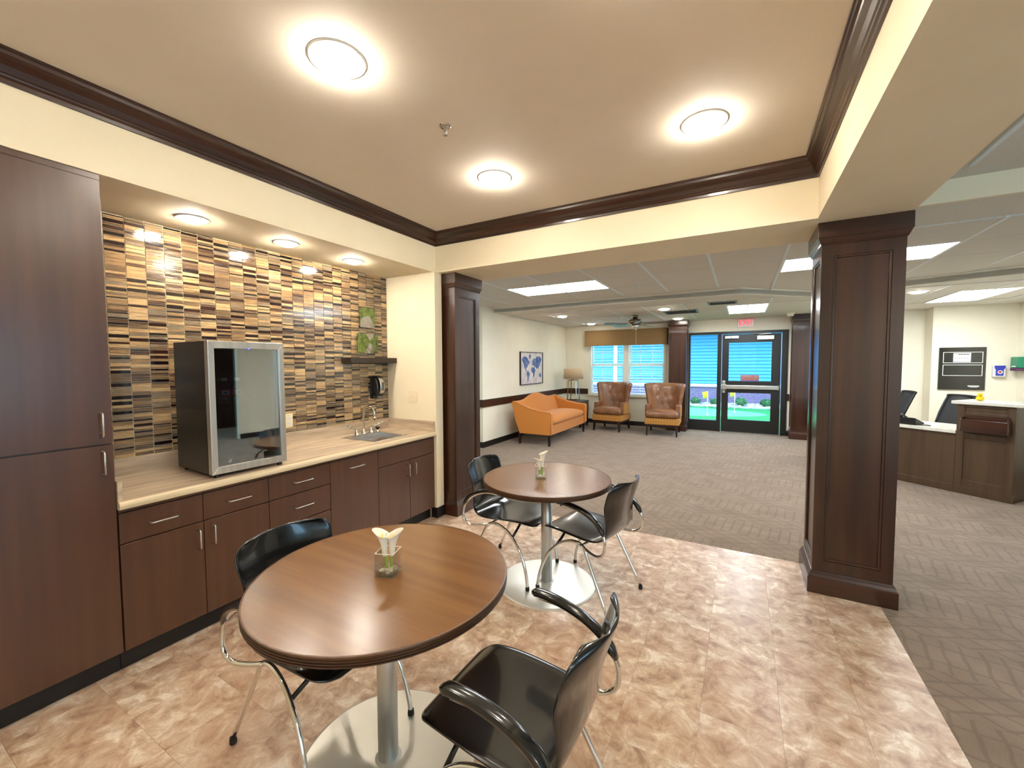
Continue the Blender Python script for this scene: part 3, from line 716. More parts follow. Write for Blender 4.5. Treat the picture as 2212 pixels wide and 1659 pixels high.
obj('side_upstand',MB().box(xa+.019,xb+.0,ya,ya+.019,CT1,.975),'counter_side',ct,bevel=.002)

# sink, taps
t=thing('sink','small stainless steel sink set into the countertop','sink',((SX0+SX1)/2,(SY0+SY1)/2,.70))
rim=MB(); w=.022; z0,z1_=CT1+.0005,CT1+.004
rx0,rx1,ry0,ry1=SX0-.085,SX1+.012,SY0-.02,SY1+.02
rim.box(rx0,SX0+.01,ry0,ry1,z0,z1_); rim.box(SX1-.01,rx1,ry0,ry1,z0,z1_); rim.box(SX0+.01,SX1-.01,ry0,SY0+.01,z0,z1_); rim.box(SX0+.01,SX1-.01,SY1-.01,ry1,z0,z1_)
obj('rim',rim,'brushed',t)
bo=MB(); a,b=.012,.022
def ring4(x0,x1,y0,y1,z): return [(x0,y0,z),(x1,y0,z),(x1,y1,z),(x0,y1,z)]
bo.v=ring4(SX0+.01,SX1-.01,SY0+.01,SY1-.01,z1_)+ring4(SX0+b,SX1-b,SY0+b,SY1-b,.71)
bo.f=[(0,1,5,4),(1,2,6,5),(2,3,7,6),(3,0,4,7),(4,5,6,7)]; bo.mi=[0]*5
obj('bowl',bo,'brushed',t,solid=.002); obj('drain',MB().lathe([(.035,.7115),(.033,.715),(.01,.714)],((SX0+SX1)/2,(SY0+SY1)/2,0),16),'chrome',t)
t=thing('faucet','chrome gooseneck faucet with two wrist blade levers behind the sink','faucet',(-3.13,2.70,CT1+.004))
zf=CT1+.004; fx=-3.13
for k,yy in enumerate((2.615,2.70,2.79)):
    obj('collar',MB().lathe([(.024,0),(.024,.008),(.017,.02),(.014,.045),(.013,.055)],(fx,yy,zf),18),'chrome',t,smooth=True)
obj('spout',MB().tube(curve([(fx,2.70,zf+.05),(fx,2.70,zf+.15),(fx+.004,2.701,zf+.215),(fx+.035,2.71,zf+.262),(fx+.078,2.722,zf+.262),(fx+.108,2.731,zf+.222),(fx+.112,2.732,zf+.165)],6),.0105,12),'chrome',t,smooth=True)
obj('aerator',MB().lathe([(.013,-.03),(.013,0),(.011,.003)],(fx+.112,2.732,zf+.168),14),'chrome',t,smooth=True)
for yy,dy in ((2.615,-1),(2.79,1)):
    b=MB(); p0=Vector((fx,yy,zf+.055)); p1=Vector((fx+.03,yy+dy*.075,zf+.085)); b.tube([p0,p0.lerp(p1,.5),p1,p1+Vector((.015,dy*.045,.02))],[.007,.006,.009,.011],10)
    obj('lever',b,'chrome',t,smooth=True)
t=thing('soap_pump','small chrome deck fitting with a black cap at the right of the faucet','fitting',(-3.10,2.845,zf))
obj('stem',MB().lathe([(.022,0),(.022,.012),(.014,.02),(.012,.04)],(-3.10,2.845,zf),16),'chrome',t,smooth=True); obj('cap',MB().lathe([(.02,.04),(.021,.05),(.017,.058),(.004,.06)],(-3.10,2.845,zf),16),'black_plastic',t,smooth=True)

# beverage refrigerator with glass door
FY0,FY1,FXb,FXd,FXf,FZ0,FZ1=1.222,1.662,-3.135,-2.722,-2.672,CT1+.022,1.682
t=thing('beverage_fridge','black countertop beverage refrigerator with a steel framed glass door','refrigerator',((FXb+FXf)/2,(FY0+FY1)/2,CT1),math.radians(-2.4))
w=.03
obj('back_panel',MB().box(FXb,FXb+w,FY0+w,FY1-w,FZ0+w,FZ1-w),'fridge_in',t)
sd_=MB(); sd_.box(FXb,FXd,FY0,FY0+w,FZ0,FZ1); sd_.box(FXb,FXd,FY1-w,FY1,FZ0,FZ1); sd_.box(FXb,FXd,FY0+w,FY1-w,FZ0,FZ0+w); sd_.box(FXb,FXd,FY0+w,FY1-w,FZ1-w,FZ1)
obj('cabinet_shell',sd_,'black_satin',t,bevel=.003)
liner=MB(); liner.box(FXb+w,FXd-.002,FY0+w,FY0+w+.003,FZ0+w,FZ1-w); liner.box(FXb+w,FXd-.002,FY1-w-.003,FY1-w,FZ0+w,FZ1-w); obj('liner',liner,'fridge_in',t)
dr=obj('door_glass',MB().box(FXd+.012,FXf-.008,FY0+.028,FY1-.028,FZ0+.036,FZ1-.036),'fridge_glass',t)
gk=MB(); gk.box(FXd,FXd+.006,FY0+.004,FY0+.03,FZ0+.004,FZ1-.004); gk.box(FXd,FXd+.006,FY1-.03,FY1-.004,FZ0+.004,FZ1-.004); gk.box(FXd,FXd+.006,FY0+.03,FY1-.03,FZ0+.004,FZ0+.034); gk.box(FXd,FXd+.006,FY0+.03,FY1-.03,FZ1-.034,FZ1-.004); obj('gasket',gk,'black_plastic',t)
fw_,fh=.034,.044
def mitre(pts): 
    return MB().prism(pts,'x',FXd+.006,FXf)
A=[(FY0,FZ0),(FY1,FZ0),(FY1,FZ1),(FY0,FZ1)]; B=[(FY0+fw_,FZ0+fh),(FY1-fw_,FZ0+fh),(FY1-fw_,FZ1-fh),(FY0+fw_,FZ1-fh)]
for k in range(4): obj('door_frame',mitre([A[k],A[(k+1)%4],B[(k+1)%4],B[k]]),'steel',t,bevel=.003)
def wire_shelf(z):
    s=MB(); x0,x1=FXb+w+.004,FXd-.012; y0,y1=FY0+w+.006,FY1-w-.006
    s.tube([(x1,y0,z),(x1,y1,z)],.0028,6); s.tube([(x0,y0,z),(x0,y1,z)],.0028,6)
    for k in range(16):
        yy=y0+(k+.5)*(y1-y0)/16; s.tube([(x0,yy,z+.022),(x0,yy,z),(x1,yy,z)],.0016,5)
    return obj('wire_shelf',s,'chrome',t)
SHZ=(1.495,1.305,1.115,.965)
for z in SHZ: wire_shelf(z)
obj('status_light',MB().ball((FXf+.001,1.445,FZ1-.042),(.003,.006,.004),10,6),'led_blue',t,smooth=True)
lg=MB(); lx=FXf-.0072
for s_ in (0,.007): lg.tube(curve([(lx,1.312+s_,FZ0+.082),(lx,1.321+s_,FZ0+.078),(lx,1.318+s_,FZ0+.062),(lx,1.314+s_,FZ0+.058),(lx,1.312+s_,FZ0+.066)],4),.0009,5)
lg.tube(curve([(lx,1.31,FZ0+.072),(lx,1.322,FZ0+.07),(lx,1.336,FZ0+.082)],4),.0009,5); obj('emblem',lg,'brushed',t)
for xx in (FXb+.04,FXf-.03):
    for yy in (FY0+.035,FY1-.035): obj('foot',MB().lathe([(.016,0),(.016,.010),(.010,.022)],(xx,yy,CT1),12),'black_plastic',t)
# two water bottles on a wire shelf
def bottle(x,y,z,label):
    b=thing('water_bottle',label,'bottle',(x,y,z),0,'water bottles in the refrigerator')
    obj('body',MB().lathe([(.026,0),(.031,.006),(.031,.03),(.029,.034),(.031,.038),(.031,.085),(.029,.098),(.018,.118),(.013,.126),(.013,.138)],(x,y,z),20),'bottle_clear',b,smooth=True)
    obj('label_wrap',MB().lathe([(.0316,.040),(.0316,.082)],(x,y,z),20,caps=False),'label_red',b,smooth=True)
    lb=MB(); 
    for k in range(5):
        a0=math.radians(-50+k*14); a1=math.radians(-50+(k+1)*14)
        lb.add([(x+.032*math.cos(a0),y+.032*math.sin(a0),z+.05),(x+.032*math.cos(a1),y+.032*math.sin(a1),z+.05),(x+.032*math.cos(a1),y+.032*math.sin(a1),z+.074),(x+.032*math.cos(a0),y+.032*math.sin(a0),z+.074)],[(0,1,2,3)])
    obj('label_band',lb,'print_white',b); 
    lb2=MB()
    for k in range(3):
        a0=math.radians(-36+k*14); a1=math.radians(-36+(k+1)*14)
        lb2.add([(x+.0324*math.cos(a0),y+.0324*math.sin(a0),z+.055),(x+.0324*math.cos(a1),y+.0324*math.sin(a1),z+.055),(x+.0324*math.cos(a1),y+.0324*math.sin(a1),z+.068),(x+.0324*math.cos(a0),y+.0324*math.sin(a0),z+.068)],[(0,1,2,3)])
    obj('label_mark',lb2,'label_blue',b)
    obj('cap',MB().lathe([(.0145,.134),(.0145,.150),(.012,.152)],(x,y,z),16),'cap_white',b,smooth=True)
bottle(-2.80,1.352,SHZ[1]+.003,'water bottle with a red label standing left on the refrigerator shelf')
bottle(-2.80,1.428,SHZ[1]+.003,'water bottle with a red label standing right on the refrigerator shelf, behind the reflection')

# floating shelf, prints, soap dispenser, outlets
XT=XW+.0068
t=thing('floating_shelf','dark floating shelf in the corner of the tiled wall','shelf',(-3.21,2.87,1.55)); obj('board',MB().box(XT,-3.145,2.585,YA-.001,1.552,1.605),'wood_shelf',t,bevel=.002); obj('wall_cleat',MB().box(XT-.001,-3.20,2.62,3.10,1.545,1.5515),'wood_shelf',t)
def artprint(y0,y1,z0,z1_,label,kind):
    t=thing('photo_print',label,'picture',(XT,(y0+y1)/2,z0),0,'acrylic photo prints on the tiled wall'); x=XT+.014
    obj('panel',MB().box(x,x+.005,y0,y1,z0,z1_),'photo_green',t,bevel=.001)
    W=y1-y0; H=z1_-z0; X=x+.0052
    def pl(name,pts,m): obj(name,MB().prism([(y0+a*W,z0+b*H) for a,b in pts],'x',X,X+.0006),m,t)
    if kind==0: pl('path_print',[(0,0),(1,0),(.93,.12),(.72,.5),(.58,.62),(.45,.6),(.2,.5),(.02,.35)],'photo_path')
    else:
        pl('stream_print',[(.3,0),(.72,0),(.75,.3),(.66,.5),(.55,.55),(.48,.3)],'photo_stream'); pl('sky_print',[(.38,1),(.8,1),(.72,.8),(.58,.66),(.48,.82)],'photo_path')
    for a in (.1,.9):
        for b in (.08,.92): obj('standoff',MB().lathe([(.006,-.015),(.006,.007),(.004,.008)],(x,y0+a*W,z0+b*H),10,axis='x'),'chrome',t,smooth=True)
artprint(2.80,2.985,1.905,2.10,'upper of two photo prints on the tiles, a pale path among trees',0)
artprint(2.765,3.02,1.652,1.845,'lower of two photo prints on the tiles, a stream in green foliage',1)
t=thing('soap_dispenser','black and silver wall soap dispenser under the floating shelf','dispenser',(XT+.05,2.98,1.19))
obj('back_plate',MB().box(XT,XT+.02,2.915,3.035,1.195,1.425),'black_plastic',t,bevel=.006)
obj('body',MB().grid(lambda u,v:(XT+.02+.085*math.sin(PI*(.12+.80*u))**.6*(1-.12*abs(2*v-1)**2),2.92+.11*v,1.20+.22*u),12,8),'black_gloss',t,smooth=True,solid=.004)
obj('front_panel',MB().grid(lambda u,v:(XT+.036+.085*math.sin(PI*(.16+.74*u))**.6,2.945+.06*v,1.235+.18*u),10,4),'brushed',t,smooth=True,solid=.006)
obj('window',MB().box(XT+.121,XT+.1275,2.960,2.990,1.275,1.36),'pane_grey',t,bevel=.002)
obj('push_lever',MB().box(XT+.02,XT+.105,2.935,3.015,1.192,1.225),'pane_grey',t,bevel=.008)
def outlet(label,pos,axis):
    x,y,z=pos; t=thing('outlet',label,'outlet',pos)
    if axis=='x':
        obj('cover_plate',MB().box(x,x+.006,y-.036,y+.036,z-.058,z+.058),'almond',t,bevel=.002)
        for dz in (-.021,.021):
            r=obj('receptacle',MB().box(x+.006,x+.008,y-.016,y+.016,z+dz-.014,z+dz+.014),'white_plastic',t,bevel=.001)
            for dy in (-.006,.006): obj('slot',MB().box(x+.008,x+.0085,y+dy-.001,y+dy+.001,z+dz-.004,z+dz+.005),'ink',r)
    else:
        obj('cover_plate',MB().box(x-.062,x+.062,y-.006,y,z-.058,z+.058),'almond',t,bevel=.002)
        for dx in (-.023,.023):
            r=obj('toggle_slot',MB().box(x+dx-.006,x+dx+.006,y-.008,y-.006,z-.012,z+.012),'white_plastic',t)
            obj('toggle',MB().box(x+dx-.004,x+dx+.004,y-.016,y-.008,z-.001,z+.008),'almond',r)
outlet('cream power outlet on the tiles just right of the refrigerator',(XT,2.055,1.075),'x')
outlet('cream double switch plate on the end wall above the sink',(-2.93,YA,1.21),'y')

# ================================================================== TABLES AND CHAIRS
def table(cx,cy,r,label):
    t=thing('cafe_table',label,'table',(cx,cy,0),0,'round cafe tables'); zt=.752
    obj('top',MB().lathe([(r-.004,zt-.030),(r-.001,zt-.003),(r-.004,zt)],(cx,cy,0),72),'table_top',t)
    e=MB(); pr=[]
    for k in range(4):
        z=zt-.034+k*.0085; pr+=[(r-.003,z),(r+.0015,z+.002),(r+.0015,z+.005),(r-.003,z+.007)]
    e.lathe(pr,(cx,cy,0),72,caps=False); obj('edge_band',e,'table_edge',t)
    obj('top_rim',MB().lathe([(r-.004,zt-.002),(r+.002,zt-.003),(r+.001,zt+.0002),(r-.004,zt+.0008)],(cx,cy,0),72,caps=False),'table_band',t)
    obj('under_plate',MB().lathe([(.16,zt-.042),(.16,zt-.034)],(cx,cy,0),32),'black_plastic',t)
    obj('pedestal',MB().lathe([(.038,.012),(.038,zt-.040)],(cx,cy,0),32),'steel_dull',t,smooth=True)
    obj('base_plate',MB().lathe([(.335,.0),(.335,.006),(.325,.010),(.05,.0115),(.042,.016),(.038,.018)],(cx,cy,0),72),'base_plate',t)
    return t
table(-1.175,1.10,.465,'large looking round brown table in the foreground with a lily vase')
table(-1.17,2.58,.437,'round brown table farther back, on the vinyl near the carpet edge')

def make_chair(label):
    t=thing('cafe_chair',label,'chair',(0,0,0),0,'black armchairs at the cafe tables')
    prof=[(.264,.412,.105),(.258,.425,.155),(.236,.438,.190),(.195,.444,.208),(.10,.445,.218),(-.02,.437,.222),(-.11,.431,.218),(-.175,.438,.206),(-.218,.470,.192),(-.240,.530,.186),(-.256,.605,.194),(-.276,.680,.208),(-.297,.745,.217),(-.309,.785,.202),(-.315,.802,.172),(-.317,.808,.125)]
    cp=curve([Vector(p) for p in prof],3)
    def fn(u,v):
        p=cp[min(len(cp)-1,int(round(u*(len(cp)-1))))]; s=2*v-1
        back=max(0,min(1,(p.y-.46)/.2)); seat=1-back
        x=p.x+back*.055*s*s; z=p.y+seat*(.010*s*s-.004)
        if p.x>.19: z-=.012*s*s*((p.x-.19)/.07)
        return (x, s*p.z, z)
    sh=MB().grid(fn,len(cp),13); obj('seat_shell',sh,'black_gloss',t,smooth=True,solid=.011,sub=1,local=True)
    for s in (-1,1):
        leg=curve([(.262,s*.236,.026),(.252,s*.232,.10),(.226,s*.226,.19),(.176,s*.218,.285),(.10,s*.209,.362),(.02,s*.204,.400),(-.045,s*.204,.404),(-.085,s*.207,.378),(-.11,s*.210,.325),(-.262,s*.236,.022)],5)
        L=obj('leg_frame',MB().tube(leg,.0105,10),'chrome',t,smooth=True,local=True)
        obj('foot_cap',MB().lathe([(.0125,.0125),(.014,.016),(.0125,.038)],(.262,s*.236,0),10),'rubber',L,local=True)
        obj('foot_cap',MB().lathe([(.0125,.0),(.014,.004),(.0125,.028)],(-.262,s*.236,0),10),'rubber',L,local=True)
        arm=curve([(-.06,s*.208,.398),(-.125,s*.230,.383),(-.195,s*.254,.380),(-.240,s*.263,.402),(-.256,s*.264,.445),(-.252,s*.260,.500),(-.222,s*.257,.555),(-.15,s*.258,.608),(-.05,s*.264,.642),(.05,s*.270,.646)],5)
        obj('arm_tube',MB().tube(arm,.0095,10),'chrome',t,smooth=True,local=True)
        pc=curve([(-.250,s*.259,.520),(-.205,s*.257,.584),(-.13,s*.259,.630),(-.04,s*.264,.656),(.04,s*.269,.664),(.082,s*.271,.660)],5)
        pad=MB(); n=len(pc); m=12; vs=[]; fs=[]
        for i,p in enumerate(pc):
            tn=(pc[min(i+1,n-1)]-pc[max(i-1,0)]).normalized(); sd2=Vector((0,1,0)); up=tn.cross(sd2)
            if up.z<0: up=-up
            k=min(1,.55+.45*min(i,n-1-i)/2.0)
            for q in range(m):
                a=2*PI*q/m; ca,sa=math.cos(a),math.sin(a)
                vs.append(p+sd2*(.021*k*math.copysign(abs(ca)**.6,ca))+up*(.013*k*math.copysign(abs(sa)**.6,sa)))
        for i in range(n-1):
            for q in range(m): fs.append((i*m+q,i*m+(q+1)%m,(i+1)*m+(q+1)%m,(i+1)*m+q))
        fs+= [tuple(range(m-1,-1,-1)),tuple((n-1)*m+q for q in range(m))]
        pad.add(vs,fs); obj('armrest',pad,'black_gloss',t,smooth=True,local=True)
    for x,z in ((.128,.338),(-.065,.392)):
        y_=.212 if x>0 else .206
        obj('cross_bar',MB().tube([(x,-y_,z),(x,-y_*.7,z+.03*(x>0)),(x,-y_*.45,z+.062*(x>0)),(x,y_*.45,z+.062*(x>0)),(x,y_*.7,z+.03*(x>0)),(x,y_,z)],.009,8),'black_plastic' if x>0 else 'chrome',t,smooth=True,local=True)
    for x,y_ in ((.13,.09),(.13,-.09),(-.065,.09),(-.065,-.09)):
        obj('seat_mount',MB().lathe([(.016,.400),(.016,.434)],(x,y_,0),10),'rubber',t,local=True)
    return t
H=math.radians
ch=make_chair('black molded armchair at the foreground table, in front of the base cabinets'); ch.location=(-1.505,1.063,0); ch.rotation_euler=(0,0,H(-3))
dup(ch,(-.612,1.118,0),H(179),'black molded armchair nearest the camera, its back to the open floor')
dup(ch,(-1.485,2.648,0),H(-2),'black molded armchair at the far table, in front of the dark column')
dup(ch,(-.880,2.640,0),H(168),'black molded armchair at the far table, on the carpet side')

# vases with calla lilies
def vase(cx,cy,rz,label,plab,lilies):
    z=.7525; s=.037; hh=.088; R=Matrix.Translation((cx,cy,z))@Matrix.Rotation(rz,4,'Z')
    t=thing('glass_vase',label,'vase',(cx,cy,z),rz,'glass cube vases')
    g=MB(); th=.0035
    g.box(-s,s,-s,-s+th,0,hh); g.box(-s,s,s-th,s,0,hh); g.box(-s,-s+th,-s+th,s-th,0,hh); g.box(s-th,s,-s+th,s-th,0,hh); obj('glass_walls',g,'vase_glass',t,local=True)
    obj('glass_bottom',MB().box(-s+th,s-th,-s+th,s-th,0,.006),'vase_glass',t,local=True)
    rim=MB()
    for k in range(4):
        a=[(-s,-s),(s,-s),(s,s),(-s,s)]; p,q=a[k],a[(k+1)%4]; rim.tube([(p[0]*.96,p[1]*.96,hh),(q[0]*.96,q[1]*.96,hh)],.0012,6)
    obj('rim',rim,'frosted',t,local=True)
    pb=MB(); rr=random.Random(int(cy*100))
    for k in range(34):
        lay=k//18; x=rr.uniform(-.024,.024); y_=rr.uniform(-.024,.024); r=rr.uniform(.005,.008)
        pb.ball((x,y_,.011+lay*.008),(r*1.25,r,r*.7),8,5)
    p=obj('pebbles',pb,'pebble',None,smooth=True,local=True); p.location=(cx,cy,z); p.rotation_euler=(0,0,rz); tag(p,plab,'pebbles',kind='stuff')
    wt=tag(obj('vase_water',MB().box(-s+th+.0003,s-th-.0003,-s+th+.0003,s-th-.0003,.0065,.030),'water',None,local=True), 'clear shallow water over the '+plab.split(' ',2)[2],'water',kind='stuff'); wt.location=(cx,cy,z); wt.rotation_euler=(0,0,rz)
    for (bx,by,lean,yaw,hgt,lab) in lilies:
        l=thing('calla_lily',lab,'flower',(cx,cy,z),0,'white calla lilies')
        d=Vector((math.cos(yaw),math.sin(yaw),0))
        st=curve([(bx,by,.014),(bx+d.x*lean*.1,by+d.y*lean*.1,.05),(bx+d.x*lean*.35,by+d.y*lean*.35,hgt*.55)],5)
        obj('stem',MB().tube(st,.0055,8),'lily_stem',l,smooth=True,local=True)
        b0=Vector((bx+d.x*lean*.3,by+d.y*lean*.3,hgt*.42)); top=hgt
        def fl(u,v,b0=b0,d=d,lean=lean,top=top,yaw=yaw):
            a=2*PI*v; front=math.cos(a-yaw); r=.008+.006*u+.0155*u**3
            zz=b0.z+(top-b0.z)*u+.010*u**4*front-.006*(max(0,u-.82)/.18)**2*(1-max(0,front))
            c=b0+d*lean*.6*u*u; k=1+.30*u**6*max(0,front)**6
            return (c.x+r*k*math.cos(a),c.y+r*k*math.sin(a),zz)
        obj('spathe',MB().grid(fl,14,20,closev=True),'lily_white',l,smooth=True,solid=.0012,sub=1,local=True)
        obj('spadix',MB().tube([(b0.x,b0.y,b0.z+.02),(b0.x+d.x*lean*.4,b0.y+d.y*lean*.4,top-.012)],[.003,.0025],8),'yellow',l,smooth=True,local=True)
vase(-1.15,1.095,H(20),'square glass vase on the foreground table','white polished pebbles in the foreground vase',
     [(-.006,-.004,.020,H(200),.158,'taller white calla lily leaning left in the foreground vase'),(.008,.006,.012,H(50),.155,'white calla lily at the right in the foreground vase')])
vase(-1.20,2.548,H(25),'square glass vase on the farther table','white polished pebbles in the farther vase',
     [(-.006,-.004,.010,H(230),.132,'lower white calla lily in the farther vase'),(.006,.006,.008,H(30),.178,'taller white calla lily in the farther vase')])

# ================================================================== LOUNGE
# orange settee
SX,SYa,SYb=-3.05,6.90,8.90
t=thing('settee','orange camelback settee with sloping arms against the left lounge wall','sofa',(-3.45,7.9,0))
side=[(-3.07,.21)]+[(-3.045,.24),(-3.045,.60),(-3.06,.632),(-3.16,.642),(-3.30,.655),(-3.48,.69),(-3.64,.745),(-3.76,.80),(-3.84,.825),(-3.875,.80),(-3.79,.45),(-3.70,.21)]
for y0,y1 in ((SYa,SYa+.11),(SYb-.11,SYb)):
    a=obj('arm',MB().prism(side,'y',y0,y1),'sofa_fabric',t,bevel=.012,seg=3)
    yy=y0+.002 if y0==SYa else y1-.002
    obj('piping',MB().tube([(p[0],yy,p[1]) for p in side[1:10]],.006,6),'sofa_pipe',a,smooth=True)
def backfn(u,v):
    y_=SYa+.08+(SYb-SYa-.16)*v; s=abs(2*v-1); hump=.5+.5*math.cos(PI*min(1,s/.72)); top=.815+.115*hump
    z=.30+(top-.30)*u; x=-3.66-.19*u-.02*(1-(2*v-1)**2)
    return (x,y_,z)
obj('back',MB().grid(backfn,10,25),'sofa_fabric',t,smooth=True,solid=.11,sub=1)
obj('frame_rail',MB().box(-3.70,-3.075,SYa+.10,SYb-.10,.20,.385),'sofa_fabric',t,bevel=.012,seg=3)
def cushion(name,x0,x1,y0,y1,z0,z1_,m,parent,crown_=.03,n=9,local=False,r=.03):
    mb=MB(); N=n
    def top(u,v):
        a,b=2*u-1,2*v-1; k=(1-abs(a)**4)*(1-abs(b)**4)
        return (x0+(x1-x0)*u,y0+(y1-y0)*v,z1_-r*.5+(r*.5+crown_)*k**.5)
    def bot(u,v): return (x0+(x1-x0)*u,y0+(y1-y0)*v,z0)
    mb.grid(top,N,N); mb.grid(bot,N,N); M=N*N
    for i in range(N-1):
        mb.add([],[]); 
        mb.f+=[(i,i+1,M+i+1,M+i),((N-1)*N+i,(N-1)*N+i+1,M+(N-1)*N+i+1,M+(N-1)*N+i),(i*N,(i+1)*N,M+(i+1)*N,M+i*N),(i*N+N-1,(i+1)*N+N-1,M+(i+1)*N+N-1,M+i*N+N-1)]; mb.mi+=[0]*4
    return obj(name,mb,m,parent,smooth=True,sub=1,local=local)
cushion('seat_cushion',-3.64,-3.045,SYa+.115,SYb-.115,.388,.515,'sofa_fabric',t,.05)
for x in (-3.10,-3.72):
    for y in (SYa+.06,SYb-.06): obj('leg',MB().frustum((x,y),(.016,.016),(.026,.026),0,.215),'leg_dark',t)

# wing chairs
def wing_chair(label):
    t=thing('wing_chair',label,'armchair',(0,0,0),0,'brown leather wing chairs')
    # local: front at -y
    obj('seat_base',MB().box(-.345,.345,-.36,.30,.238,.372),'gold_diamond',t,bevel=.012,seg=3,local=True)
    obj('apron',MB().box(-.325,.325,-.345,.285,.195,.237),'leg_dark',t,local=True)
    cushion('seat_cushion',-.338,.338,-.378,.16,.378,.518,'leather',t,.045,local=True)
    def bk(u,v):
        s=2*v-1; z=.36+.73*u; w=.335+.085*max(0,(u-.35)/.65)**1.4
        wing=abs(s)**3.2
        x=s*w; y=.235+.10*u-wing*(.20+.06*u)+.02*u*u
        # rolled top
        if u>.92: y+=.03*(u-.92)/.08
        tuft=0
        for bu,bs in ((.62,-.45),(.62,0),(.62,.45),(.36,-.24),(.36,.24)):
            tuft+=.022*math.exp(-(((u-bu)/.06)**2+((s-bs)/.10)**2))
        return (x,y+tuft,z)
    obj('back',MB().grid(bk,26,33),'leather',t,smooth=True,solid=.085,sub=1,local=True)
    for bu,bs in ((.62,-.45),(.62,0),(.62,.45),(.36,-.24),(.36,.24)):
        p=bk(bu,(bs+1)/2); obj('button',MB().ball((p[0],p[1]-.043,p[2]),(.013,.008,.013),10,6),'leather',t,smooth=True,local=True)
    for s in (-1,1):
        a=obj('arm',MB().box(s*.255,s*.352,-.23,.14,.372,.655),'leather',t,bevel=.02,seg=3,local=True)
        obj('outer_panel',MB().box(s*.3525,s*.360,-.20,.16,.39,.625),'gold_diamond',a,bevel=.003,local=True)
    for x in (-.30,.30):
        obj('leg',MB().frustum((x,-.355),(.015,.015),(.025,.025),0,.20,(x*.97,-.325)),'leg_dark',t,local=True)
        obj('leg',MB().frustum((x,.33),(.015,.015),(.025,.025),0,.20,(x*.97,.26)),'leg_dark',t,local=True)
    return t
wc=wing_chair('brown leather wing chair beside the side table, left of the pair'); wc.location=(-2.635,9.50,0); wc.rotation_euler=(0,0,H(-5))
dup(wc,(-1.475,9.415,0),H(3),'brown leather wing chair in front of the pillar, right of the pair')

# side table and lamp
t=thing('side_table','dark wooden side table in the corner behind the settee','table',(-3.64,9.62,0))
obj('top',MB().box(-3.93,-3.335,9.32,9.92,.60,.628),'side_wood',t,bevel=.003); obj('drawer_box',MB().box(-3.92,-3.345,9.33,9.91,.36,.60),'side_wood',t,bevel=.002)
d=obj('drawer_front',MB().box(-3.345,-3.335,9.35,9.89,.38,.585),'side_wood',t,bevel=.002)
for x in (-3.90,-3.365):
    for y in (9.36,9.88): obj('leg',MB().box(x-.018,x+.018,y-.018,y+.018,0,.36),'leg_dark',t)
lx,ly,lz=-3.665,9.70,.6285
t=thing('table_lamp','table lamp with a beige drum shade and a four legged metal base','lamp',(lx,ly,lz))
for a,b in ((1,1),(1,-1),(-1,1),(-1,-1)):
    obj('frame_leg',MB().tube(curve([(lx+a*.115,ly+b*.115,lz+.008),(lx+a*.105,ly+b*.105,lz+.28),(lx+a*.098,ly+b*.098,lz+.455),(lx+a*.085,ly+b*.085,lz+.495),(lx+a*.05,ly+b*.05,lz+.505),(lx,ly,lz+.505)],5),.011,8),'bronze' if a<0 else 'chrome',t,smooth=True)
sq=MB()
cs=[(.115,.115),(-.115,.115),(-.115,-.115),(.115,-.115)]
for k in range(4): sq.tube([(lx+cs[k][0],ly+cs[k][1],lz+.008),(lx+cs[(k+1)%4][0],ly+cs[(k+1)%4][1],lz+.008)],.008,8)
obj('base_ring',sq,'bronze',t)
obj('stem',MB().tube([(lx,ly,lz+.50),(lx,ly,lz+.80)],.007,8),'bronze',t,smooth=True)
obj('shade',MB().lathe([(.245,.535),(.24,.785)],(lx,ly,lz),40,caps=False),'lamp_shade',t,smooth=True,solid=.004)
spd=MB()
for k in range(3):
    a=2*PI*k/3; spd.tube([(lx,ly,lz+.775),(lx+.238*math.cos(a),ly+.238*math.sin(a),lz+.775)],.003,6)
obj('spider',spd,'brushed',t); obj('finial',MB().lathe([(.004,.785),(.010,.80),(.012,.812),(.003,.822)],(lx,ly,lz),10),'frosted',t,smooth=True)

# world map painting
PX,PY0,PY1,PZ0,PZ1=XL+.003,7.69,8.80,1.085,1.80
t=thing('map_painting','framed blue world map painting above the orange settee','picture',(PX,8.245,PZ0))
obj('canvas',MB().box(PX,PX+.018,PY0+.012,PY1-.012,PZ0+.012,PZ1-.012),'canvas',t)
for y0,y1,z0,z1_ in ((PY0,PY1,PZ0,PZ0+.014),(PY0,PY1,PZ1-.014,PZ1),(PY0,PY0+.014,PZ0+.014,PZ1-.014),(PY1-.014,PY1,PZ0+.014,PZ1-.014)):
    obj('frame_bar',MB().box(PX,PX+.034,y0,y1,z0,z1_),'leg_dark',t)
W=PY1-PY0; Hh=PZ1-PZ0
def land(pts): obj('land_shape',MB().prism([(PY0+a*W,PZ0+b*Hh) for a,b in pts],'x',PX+.0182,PX+.0190),'map_blue',t)
land([(.06,.76),(.10,.84),(.20,.86),(.30,.82),(.34,.74),(.40,.72),(.38,.64),(.31,.60),(.30,.54),(.25,.50),(.24,.46),(.28,.42),(.27,.39),(.21,.44),(.17,.54),(.15,.64),(.10,.70)])
land([(.28,.40),(.35,.40),(.41,.33),(.39,.25),(.35,.18),(.33,.08),(.30,.07),(.30,.20),(.27,.30)])
land([(.36,.90),(.44,.93),(.46,.86),(.41,.76),(.37,.80)])
land([(.50,.62),(.53,.66),(.52,.72),(.58,.80),(.66,.80),(.72,.86),(.84,.88),(.95,.80),(.93,.72),(.88,.66),(.86,.58),(.82,.54),(.80,.46),(.76,.52),(.72,.46),(.68,.53),(.62,.52),(.60,.58),(.55,.58)])
land([(.48,.50),(.54,.54),(.62,.51),(.66,.43),(.63,.37),(.62,.28),(.58,.20),(.56,.22),(.55,.34),(.49,.38),(.47,.44)])
